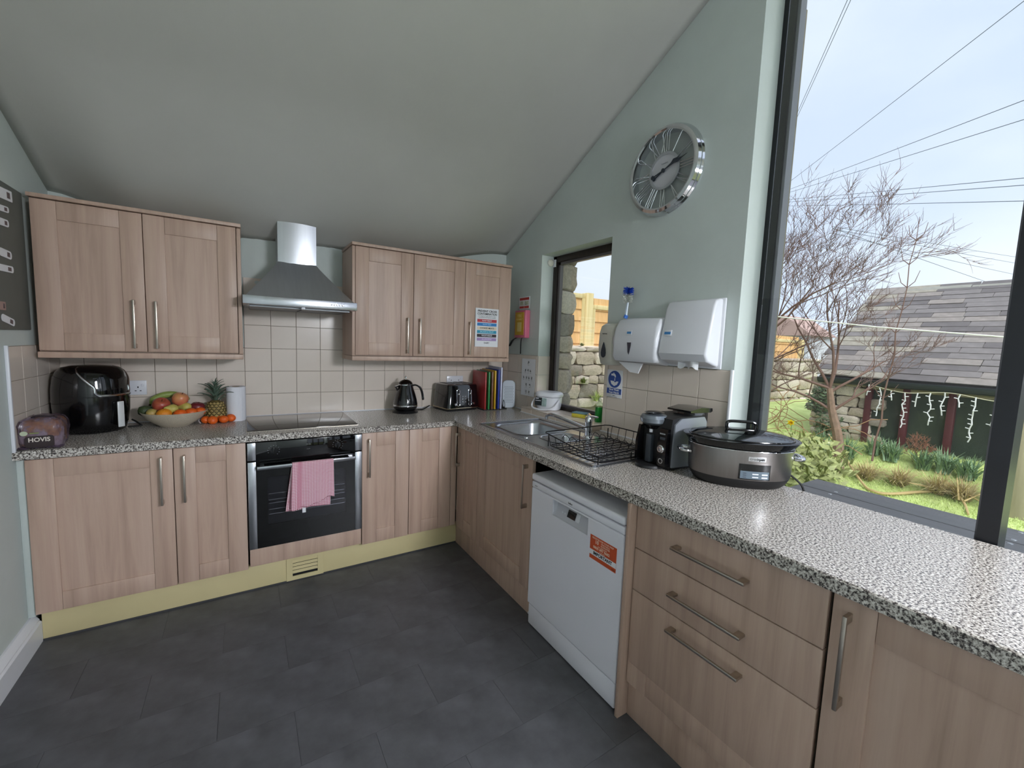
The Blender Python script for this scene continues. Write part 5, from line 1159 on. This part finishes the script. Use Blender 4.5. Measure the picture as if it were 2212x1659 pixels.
# stone outer skin of the house round the small window
b = B(); b.box(2.122, 2.33, -.47, .2, -.1, 2.9).box(2.122, 2.33, -2.1, -1.36, -.1, 3.1).box(2.122, 2.33, -1.36, -.47, 2.25, 2.9).box(2.122, 2.33, -1.36, -.47, -.1, .90).done('stone_skin', MORTAR, wall_right)
zz = .92
while zz < 2.24:
    h_ = rs.uniform(.11, .21); stone_m(wall_right, (2.225, -.455, zz + h_ / 2), (.215, .13, h_ * 1.02)); zz += h_
# ferns and green plants on the garden wall
def tuft(name, label, cat, loc, n, ln, mat, spread=.6, group=None, w_=.008):
    o = thing(name, label, cat, loc, group=group); q = random.Random(hash(label) % 9999 if False else int(abs(loc[0] * 1000 + loc[1] * 777)))
    b = B()
    for i in range(n):
        a = q.uniform(0, 2 * PI); t_ = q.uniform(.1, 1) * spread; L_ = ln * q.uniform(.6, 1.1); pr_ = []
        sx, sy = math.cos(a), math.sin(a); px, py = -sy * w_, sx * w_; ox, oy = q.uniform(-.03, .03) * ln * 6, q.uniform(-.03, .03) * ln * 6
        prev = None
        for k in range(5):
            s_ = k / 4; r = L_ * t_ * s_ ** 1.4; z = L_ * (s_ - .45 * t_ * s_ ** 2); ww_ = (1 - s_) ** .6 + .02
            A = b.bm.verts.new((ox + sx * r + px * ww_, oy + sy * r + py * ww_, z)); C_ = b.bm.verts.new((ox + sx * r - px * ww_, oy + sy * r - py * ww_, z))
            if prev: b.bm.faces.new((prev[0], prev[1], C_, A))
            prev = (A, C_)
    b.done('leaves', mat, o, sharp=180, kind='stuff'); return o
FERN = pm('bright_fern', '#b3c470', .6, var=.25, vs=30); BLADE = pm('daffodil_leaf', '#7d9a74', .5, var=.25, vs=20); DRY = pm('dry_grass', '#b9a878', .9, var=.25, vs=20); MOSS = pm('moss', '#7d8a3e', .9, var=.3, vs=40)
tuft('fern', 'bright green fern growing low on the garden wall', 'fern', (3.56, .47, .80), 26, .16, FERN, 1.2)
tuft('moss_clump', 'mossy clump in the middle of the garden wall', 'moss', (3.36, .49, 1.02), 70, .09, MOSS, 1.3, w_=.006)
tuft('moss_clump', 'mossy clump on the top stones of the garden wall', 'moss', (3.42, .62, 1.45), 60, .05, MOSS, 1.3, w_=.006)
# ---------------------------------------------------------------- fence
def fence(label, x0, x1, ztop, y=.86, zb=1.2, bh=.142, post=True):
    f = thing('fence_panel', label, 'fence', ((x0 + x1) / 2, y, 1.0), world=True, group='new timber fence panels')
    z = zb
    while z < ztop - .06:
        b = B(); b.prism([(y + .006, z), (y - .020, z), (y - .004, z + bh + .012), (y + .006, z + bh + .012)], 'X', x0 + .03, x1 - .03); b.done('board', FENCEW, f); z += bh
    B().box(x0, x1, y - .03, y + .025, ztop - .055, ztop, r=.003).done('top_rail', POSTW, f)
    B().box(x1 - .045, x1, y - .03, y + .025, zb, ztop - .055).done('end_batten', POSTW, f); B().box(x0, x0 + .045, y - .03, y + .025, zb, ztop - .055).done('end_batten', POSTW, f)
    if post: B().box(x1 + .01, x1 + .115, y - .06, y + .05, 0, ztop + .015, r=.004).done('post', POSTW, f)
    return f
fence('tall new timber fence panel seen through the small window', 2.4, 3.62, 2.10)
fence('lower new timber fence panel right of the fence post', 3.76, 5.6, 1.98)
fence('timber fence panel in line with the garden building', 5.75, 7.4, 1.74)
fence('far timber fence panel behind the bare tree', 7.55, 9.3, 1.72)
# ---------------------------------------------------------------- garden building
gb = thing('garden_building', 'low stone outbuilding with slate roof and dark glazing', 'building', (5.8, -2.2, .3), world=False); gb.location = (0, 0, 0)
B().box(5.86, 8.6, -4.6, -1.0, .2, 1.2).done('core', pm('dark_interior', '#1c2022', .8), gb)
B().prism([(5.86, 1.2), (7.3, 2.25), (8.7, 1.2)], 'Y', -4.55, -1.02).done('gable', MORTAR, gb)
coursed(gb, (5.84, -.93, 0), (0, -1, 0), .52, .3, 1.2, .13, (.14, .27), (.075, .12))
coursed(gb, (5.95, -.98, 0), (1, 0, 0), 1.2, .3, 1.2, .13, (.2, .36), (.09, .14))
REDP = pm('dark_red_timber', '#5a2a30', .5, var=.2, vs=10)
for yp in (-1.432, -1.742, -2.078, -2.42, -2.76, -3.1, -3.45, -3.8, -4.15): B().box(5.76, 5.85, yp - .035, yp + .02, .3, 1.13, r=.003).done('post', REDP, gb)
DG = pm('dark_reflective_pane', '#3a423c', .05, spec=.7)
for i in range(8):
    ya = (-1.432, -1.742, -2.078, -2.42, -2.76, -3.1, -3.45, -3.8, -4.15)[i]; yb = (-1.432, -1.742, -2.078, -2.42, -2.76, -3.1, -3.45, -3.8, -4.15)[i + 1]
    B().box(5.815, 5.825, yb + .02, ya - .035, .3, 1.13).done('pane', DG, gb)
B().box(5.77, 5.86, -4.6, -1.45, 1.10, 1.17).done('head_beam', pm('pale_timber', '#8d8468', .8, var=.2, vs=12), gb)
b = B()
for k in range(9):
    pass
arc = [(5.695 + .055 * math.cos(PI + PI * i / 8), 1.195 + .06 * math.sin(PI + PI * i / 8)) for i in range(9)]
b.prism(arc + [(5.75, 1.2), (5.64, 1.2)][::1], 'Y', -4.6, -.98); b.done('gutter', pm('dark_gutter', '#2b3138', .4), gb)
sl_len = math.hypot(1.56, 1.10); sdx, sdz = 1.56 / sl_len, 1.10 / sl_len; rows = 19; rh = sl_len / rows
smesh = []
for k in range(6):
    b = B(); w_ = (.26, .32, .38, .42, .35, .30)[k]; q = random.Random(k)
    def corner(): return q.uniform(-.006, .006)
    b.loft([[(corner(), corner(), 0), (w_ - .005 + corner(), corner(), 0), (w_ - .005 + corner(), rh * 1.9, 0), (corner(), rh * 1.9, 0)], [(0, 0, .012), (w_ - .005, 0, .012), (w_ - .005, rh * 1.9, .006), (0, rh * 1.9, .006)]])
    me = b.mesh('slate', smooth=False); me.materials.append(SLATES[0]); smesh.append((w_, me))
ns = 0
for r in range(rows):
    y = -.95 + rs.uniform(0, .1)
    while y > -3.35:
        w_, me = smesh[rs.randrange(6)]
        o = link('slate', me, None, gb); ns += 1
        X_ = Vector((0, -1, 0)); Yv = Vector((sdx, 0, sdz)); Zv = X_.cross(Yv); base = Vector((5.70 + sdx * rh * r, y, 1.215 + sdz * rh * r)) - Zv * 0
        n_ = Vector((-sdz, 0, sdx)); base += n_ * (.008 + .004 * rs.random())
        M4 = Matrix(((X_.x, Yv.x, n_.x, base.x), (X_.y, Yv.y, n_.y, base.y), (X_.z, Yv.z, n_.z, base.z), (0, 0, 0, 1)))
        o.matrix_local = M4 @ Matrix.Rotation(math.radians(-1.2), 4, 'X') @ Matrix.Rotation(rs.uniform(-.012, .012), 4, 'Z')
        o.material_slots[0].link = 'OBJECT'; left = y > -1.35
        o.material_slots[0].material = SLATES[3] if (left and rs.random() < .28)  else SLATES[rs.randrange(3)]
        y -= w_
B().prism([(5.70, 1.19), (7.3, 2.31), (7.3, 2.24), (5.72, 1.15)], 'Y', -4.6, -.97).done('roof_deck', SLATES[2], gb)
B().prism([(7.3, 2.31), (8.85, 1.2), (8.85, 1.15), (7.3, 2.24)], 'Y', -4.6, -.97).done('roof_deck', SLATES[2], gb)
y = -.95; RTM = pm('ridge_tile', '#8d8d86', .8, var=.2, vs=12)
while y > -4.5:
    b = B(); P_ = [(7.3 - .14, 2.235), (7.3 - .07, 2.31), (7.3, 2.345), (7.3 + .07, 2.31), (7.3 + .14, 2.235)]
    b.prism(P_ + [(7.3 + .13, 2.22), (7.3, 2.32), (7.3 - .13, 2.22)], 'Y', y - .43, y); b.done('ridge_tile', RTM, gb, Matrix.Translation((0, 0, rs.uniform(-.008, .012)))); y -= .44
# icicle lights
il = thing('string_lights', 'white icicle string lights hanging below the slate roof', 'string lights', (5.68, -2, 1.1), world=True)
WL = pm('white_flex', '#e4e6ea', .4)
anchors = [(-1.42, 1.165), (-1.75, 1.10), (-2.08, 1.135), (-2.4, 1.095), (-2.8, 1.12), (-3.2, 1.10)]
wire = bez([(5.66, y, z) for y, z in anchors], 8); B().tube(wire, .004, 5).done('wire', pm('cream_flex', '#cfcab0', .5), il)
qi = random.Random(4); y = -1.46; k = 0
while y > -3.1:
    zt = min(wire, key=lambda p: abs(p.y - y)).z; L_ = (.12, .30, .10, .36, .14, .32, .22, .12, .42, .26, .16)[k % 11]; pts = []; s_ = 0; n = max(3, int(L_ / .04))
    for i in range(n + 1): pts.append((5.655 + qi.uniform(-.01, .01), y + qi.uniform(-.012, .012), zt - L_ * i / n))
    b = B().tube(pts, .0055, 5)
    for i in range(1, n): b.tube([pts[i], (pts[i][0], pts[i][1] + qi.choice((-1, 1)) * .028, pts[i][2] + .006)], .0045, 5)
    b.done('icicle', WL, il); y -= qi.uniform(.085, .125); k += 1
# ---------------------------------------------------------------- trees
BARK = pm('grey_pink_bark', '#8b7263', .85, var=.3, vs=25); TWIG = pm('twig', '#7a5f56', .85)
def grow(b, p, d, ln, r, depth, q, bias):
    n = 5; pts = [p]; rad = [r]; dd = d.copy(); kids = []
    for i in range(n):
        dd = (dd + Vector((q.uniform(-1, 1), q.uniform(-1, 1), q.uniform(-.6, .8))) * .22 + bias * .05).normalized()
        pts.append(pts[-1] + dd * ln / n); rad.append(r * (1 - .62 * (i + 1) / n))
        if depth > 0 and i >= 1:
            for _ in range(1 if depth > 1 else 2): kids.append((pts[-1], dd.copy(), rad[-1]))
    b.tube(pts, rad, 5 if r > .012 else 3, caps=False)
    if depth > 0:
        for (kp, kd, kr) in kids:
            if q.random() < .92:
                ax = Vector((q.uniform(-1, 1), q.uniform(-1, 1), q.uniform(-.3, .5))).normalized(); nd = (kd * .75 + ax * .62 + bias * .22).normalized()
                grow(b, kp, nd, ln * q.uniform(.48, .70), max(.0018, kr * .70), depth - 1, q, bias)
def tree(label, base, trunk, limbs, seed, bias, name='bare_tree'):
    q = random.Random(seed); o = thing(name, label, 'tree', base, world=True, group='bare winter trees'); B().tube(bez(trunk, 5), [.055 - .028 * i / (5 * (len(trunk) - 1)) for i in range(5 * (len(trunk) - 1) + 1)], 8).done('trunk', BARK, o)
    for p, d, ln, dep in limbs:
        b = B(); grow(b, Vector(p), Vector(d).normalized(), ln, .015, dep, q, Vector(bias)); b.done('branch', TWIG, o, sharp=180)
rt = Vector((.325, -.945, 0)); up = Vector((0, 0, 1))
tb = Vector((5.02, -1.50, .27))
T0 = [tb, tb - rt * .03 + up * .35, tb - rt * .10 + up * .62, tb - rt * .14 + up * .85]
top = T0[-1]; mid_ = T0[2]
tree('bare branching tree in front of the stone building', tb, T0, [(top, -rt * .5 + up, .85, 4), (top, rt * .30 + up, .95, 4), (top - up * .05, rt * .8 + up * .6, .55, 4), (mid_, -rt + up * .7, .6, 4), (top, -rt * 1.2 + up * .35, .7, 4), (mid_, rt + up * .9, .5, 3), (top, up + Vector((.4, .1, 0)), .9, 4)], 17, rt * .2 + up * .3)
t2b = Vector((4.45, -.62, .33))
T2 = [t2b, t2b + up * .5, t2b + rt * .05 + up * .9, t2b + rt * .12 + up * 1.15]
tp2 = T2[-1]
tree('bare tree leaning in from behind the window pier', t2b, T2, [(tp2, rt * .55 + up, .95, 4), (tp2, rt * 1.0 + up * .8, .85, 4), (tp2, rt * .6 + up * 1.2, 1.0, 4), (T2[2], rt * 1.1 + up * .45, .7, 4), (tp2, rt * .2 + up * .8, .8, 4), (T2[1], rt * 1.1 + up * .5, .55, 3)], 5, rt * .3 + up * .3)
# thin upright sapling right of the tree
q = random.Random(9); o = thing('sapling', 'thin upright sapling in front of the roof edge', 'tree', (5.35, -1.66, .4), world=True)
sp_pts = [(5.35 + .01 * math.sin(i * 1.7), -1.66 - .012 * i + .012 * math.sin(i * 2.3), .40 + .215 * i) for i in range(12)]
B().tube(sp_pts, [.010 - .0007 * i for i in range(12)], 5).done('stem', TWIG, o)
b = B()
for i in range(3, 11):
    for s_ in (-1, 1): p = Vector(sp_pts[i]); b.tube([p, p + Vector((0, s_ * .05, .05)), p + Vector((0, s_ * .075 * (1.6 - i * .07), .15))], [.004, .003, .002], 4, caps=False)
b.done('twigs', TWIG, o, sharp=180)
o = thing('bare_shrub', 'small reddish bare shrub in front of the dark glazing', 'shrub', (5.5, -1.93, .42), world=True); b = B()
for k in range(4): grow(b, Vector((5.5, -1.93, .42)), Vector((q.uniform(-.2, .2), -.5 + .25 * k, .7)), .17, .004, 3, q, Vector((0, -.1, .05)))
b.done('twigs', pm('reddish_twig', '#9a6a55', .85), o, sharp=180)
# thicket at the foot of the wall
o = thing('bramble_thicket', 'tangle of dry brown stems against the garden wall', 'shrub', (5.6, -.75, .45), world=True); b = B()
for k in range(34):
    p = Vector((5.5 + q.uniform(-.5, .6), -.72 + q.uniform(-.28, .5), .42)); d_ = Vector((q.uniform(-.4, .4), q.uniform(-.8, .8), q.uniform(.5, 1))); pts = [p]
    for i in range(7): d_ = (d_ + Vector((q.uniform(-.5, .5), q.uniform(-.5, .5), q.uniform(-.45, .15)))).normalized(); pts.append(pts[-1] + d_ * .13)
    b.tube(pts, .005, 3, caps=False)
b.done('stems', pm('dry_stem', '#b08c68', .9), o, sharp=180)
# ivy on the building corner
def leafy(name, label, cat, c, rx, ry, rz_, n, sz, mat, seed, stems=0):
    o = thing(name, label, cat, (c[0], c[1], c[2] - rz_), world=True); q = random.Random(seed); b = B()
    for i in range(n):
        while True:
            v = Vector((q.uniform(-1, 1), q.uniform(-1, 1), q.uniform(-1, 1)))
            if v.length < 1: break
        p = Vector((c[0] + v.x * rx, c[1] + v.y * ry, c[2] + v.z * rz_)); a = Vector((q.uniform(-1, 1), q.uniform(-1, 1), q.uniform(-.5, .9))).normalized(); s = a.orthogonal().normalized(); l_ = sz * q.uniform(.7, 1.3)
        b.poly([p, p + a * l_ * .5 + s * l_ * .22, p + a * l_, p + a * l_ * .5 - s * l_ * .22])
    b.done('foliage', mat, o, smooth=False, kind='stuff')
    if stems:
        b = B()
        for i in range(stems): b.tube([(c[0] + q.uniform(-.3, .3) * rx, c[1] + q.uniform(-.3, .3) * ry, c[2] - rz_), (c[0] + q.uniform(-.7, .7) * rx, c[1] + q.uniform(-.7, .7) * ry, c[2] + q.uniform(0, .8) * rz_)], .004, 4)
        b.done('stems', pm('green_stem', '#6f7a48', .8), o)
    return o
IVY = pm('ivy_leaf', '#5b6e4e', .5, var=.35, vs=30); LAUREL = pm('yellow_green_leaf', '#a3aa6c', .5, var=.3, vs=14)
leafy('ivy', 'grey-green ivy on the corner of the stone building', 'ivy', (5.72, -1.0, .92), .06, .14, .18, 260, .05, IVY, 31)
leafy('ivy', 'ivy patch low on the stone building behind the trunk', 'ivy', (5.70, -1.12, .62), .06, .16, .16, 220, .05, IVY, 32)
leafy('leafy_shrub', 'yellow-green leafy shrub beyond the slow cooker', 'shrub', (3.95, -1.62, .50), .35, .32, .26, 620, .085, LAUREL, 33, 12)
leafy('leafy_shrub', 'small leafy shrub beside the table end', 'shrub', (4.5, -1.42, .50), .3, .3, .20, 320, .08, LAUREL, 34, 8)
tg = 'daffodil leaf tufts in the bed'
for i, (x, y, n, ln, lb_) in enumerate(((5.28, -1.22, 90, .34, 'tall green leaf tuft left of the tree trunk'), (5.35, -1.45, 80, .28, 'green leaf tuft right of the tree trunk'), (5.5, -1.62, 90, .24, 'low green tuft under the first glazing post'), (5.45, -1.78, 100, .26, 'low green tuft between the first two glazing posts'), (5.42, -2.02, 100, .24, 'green tuft below the pink bare shrub'), (5.42, -2.16, 100, .26, 'green tuft under the third glazing post'), (5.4, -2.32, 100, .26, 'green tuft nearest the window post'))):
    tuft('daffodil_clump', lb_, 'plant', (x, y, gz(x, y)), n, ln, BLADE, .9, tg)
for i, (x, y, lb_) in enumerate(((5.05, -1.72, 'dry straw clump at the lawn edge near the tree'), (5.1, -1.95, 'dry straw clump in the middle of the lawn edge'), (5.12, -2.2, 'dry straw clump at the right of the lawn edge'), (5.1, -2.36, 'dry straw clump beside the window post'), (5.3, -.95, 'dry straw clump below the daffodil'))):
    tuft('dry_grass_clump', lb_, 'grass', (x, y, gz(x, y)), 220, .24, DRY, 1.6, 'dry grass clumps', .004)
df = thing('daffodil', 'single yellow daffodil in front of the garden wall', 'flower', (5.14, -.98, .30), world=True)
B().tube([(5.14, -.98, .30), (5.135, -.985, .66), (5.12, -.98, .69)], .004, 5).done('stem', BLADE, df)
YEM = pm('daffodil_yellow', '#ecd21c', .5); Mf = frame((5.115, -.985, .69), (.4, -.9, 0), (0, 0, 1))
for i in range(6): B().poly([(0, 0, 0), (.012, .02, .003), (0, .042, .0), (-.012, .02, .003)]).done('petal', YEM, df, Mf @ Matrix.Rotation(i * PI / 3, 4, 'Z'))
B().lathe([(.008, 0), (.014, .02), (.018, .026)], n=10, M=Mf, cap1=False).done('trumpet', pm('daffodil_deep', '#e0b010', .5), df)
# fallen branch on the lawn
def gp_(x, y, h=.03): return (x, y, gz(x, y) + h)
fb = thing('fallen_branch', 'long bent pale branch lying across the lawn', 'branch', (4.8, -2, .25), world=True); PB = pm('pale_dry_branch', '#b9a273', .85)
main = [gp_(5.55, -1.19, .10), gp_(5.2, -1.47, .12), gp_(4.82, -1.77), gp_(4.73, -1.88, .02), gp_(4.77, -1.98, .02), gp_(4.99, -2.10, .02), gp_(5.10, -2.18, .03), gp_(5.18, -2.22, .09), gp_(5.12, -2.29, .07), gp_(4.98, -2.39), gp_(4.76, -2.46, .01)]
B().tube(bez(main, 5), [.014 - .008 * abs(i / (5 * 10) - .45) * 1.5 for i in range(51)], 6).done('limb', PB, fb)
for a, c in ((gp_(5.18, -2.22, .09), gp_(5.0, -2.5, .05)), (gp_(4.98, -2.39, .04), gp_(5.15, -2.5, .12)), (gp_(4.98, -2.36, .04), gp_(5.05, -2.32, .2)), (gp_(5.1, -2.18, .05), gp_(4.95, -2.05, .10))): B().tube([a, c], [.008, .004], 5).done('twig', PB, fb)
for x, y, lb_ in ((4.55, -2.22, 'dry fallen leaf on the lawn below the bent branch'), (4.42, -2.36, 'dry fallen leaf lying right of the first one'), (4.5, -2.5, 'dry fallen leaf on the lawn beside the window post'), (4.4, -2.75, 'dry fallen leaf on the lawn right of the window post')):
    o = thing('fallen_leaf', lb_, 'leaf', (x, y, gz(x, y) + .025), rz=rg.uniform(0, 6), group='fallen leaves on the lawn'); B().grid(lambda u, v: ((u - .5) * .05 * math.sin(PI * (.08 + .9 * v)), (v - .5) * .13, .012 * math.sin(PI * u)), 4, 6).done('blade', DRY, o)
# post beyond the window post, washing line, overhead wires, far house
wp_ = thing('garden_post', 'weathered grey-green post at the right edge of the garden', 'post', (5.0, -2.66, .2), world=True); B().box(4.96, 5.06, -2.72, -2.62, .15, 1.15, r=.01).done('post', pm('weathered_timber', '#a39a82', .85, var=.25, vs=12, st=(1, 1, .1)), wp_)
wl_ = thing('washing_line', 'white washing line crossing in front of the slate roof', 'line', (4.6, -1.8, 1.7), world=True); B().tube([(3.95, -.95, 1.82), (4.6, -1.8, 1.708), (5.35, -2.7, 1.625)], .006, 6).done('line', pm('white_line', '#dcdcd6', .6), wl_)
WR = pm('grey_wire', '#7f8792', .6)
wires = [((12.99, 2.04, 10.69), (23.19, 8.55, 12.11)), ((13.01, 1.97, 10.66), (23.2, 8.54, 11.95)), ((13.83, -.95, 9.05), (23.27, 8.39, 9.91)), ((13.86, -1.16, 6.93), (23.28, 8.37, 9.63)), ((13.87, -1.19, 6.52), (23.29, 8.36, 9.5)), ((13.88, -1.31, 5.26), (23.3, 8.34, 9.2)), ((13.89, -1.33, 5.11), (23.3, 8.33, 9.08)), ((13.89, -1.36, 4.77), (23.31, 8.32, 8.9)), ((13.42, .8, 4.37), (25.77, .37, 5.45)), ((13.43, .79, 4.28), (25.77, .34, 5.2)), ((13.43, .78, 4.12), (25.78, .3, 4.74)), ((13.43, .77, 4.06), (25.78, .23, 4.03))]
wlab = ['steepest overhead wire at the top of the window', 'second steep overhead wire, just right of the steepest', 'long diagonal overhead wire across the whole sky', 'upper of the two gently sloping overhead wires', 'lower of the two gently sloping overhead wires', 'upper of the three nearly level overhead wires', 'middle of the three nearly level overhead wires', 'lowest of the three nearly level overhead wires', 'faint distant wire, highest of four above the roof', 'faint distant wire, second of four above the roof', 'faint distant wire, third of four above the roof', 'faint distant wire, lowest of four above the roof']
for (a, c), lb_ in zip(wires, wlab):
    a, c = Vector(a), Vector(c); d_ = c - a; o = thing('overhead_wire', lb_, 'wire', tuple((a + c) / 2), world=True, group='overhead wires')
    B().tube([a - d_ * .25, (a + c) / 2 - Vector((0, 0, .02)), c + d_ * .14], .009 if 'faint' not in lb_ else .006, 5).done('cable', WR, o)
up_ = thing('utility_pole', 'distant utility pole behind the window pier', 'pole', (24.9, 9.9, 0), world=True); B().tube([(24.9, 9.9, -.2), (24.9, 9.9, 12.9)], .12, 8).done('pole', pm('pole_timber', '#6b5d50', .9), up_); B().box(24.85, 24.95, 9.5, 10.3, 12.3, 12.42).done('crossarm', pm('pole_timber', '#6b5d50', .9), up_)
dh = thing('distant_house', 'distant white house with red roof behind the trees', 'house', (28.5, 9.2, 0), world=True)
B().box(27.2, 30, 8.2, 11, -.2, 2.6).done('wall', pm('white_render', '#d9dbe2', .8), dh); B().prism([(8.0, 2.5), (11.2, 2.5), (9.6, 3.7)], 'X', 27, 30.2).done('roof', pm('red_tile', '#b59a92', .8), dh)
for yy in (8.7, 9.9): B().box(27.15, 27.22, yy, yy + .6, 1.2, 2.0).done('window', pm('far_window', '#9aa6b8', .3), dh)
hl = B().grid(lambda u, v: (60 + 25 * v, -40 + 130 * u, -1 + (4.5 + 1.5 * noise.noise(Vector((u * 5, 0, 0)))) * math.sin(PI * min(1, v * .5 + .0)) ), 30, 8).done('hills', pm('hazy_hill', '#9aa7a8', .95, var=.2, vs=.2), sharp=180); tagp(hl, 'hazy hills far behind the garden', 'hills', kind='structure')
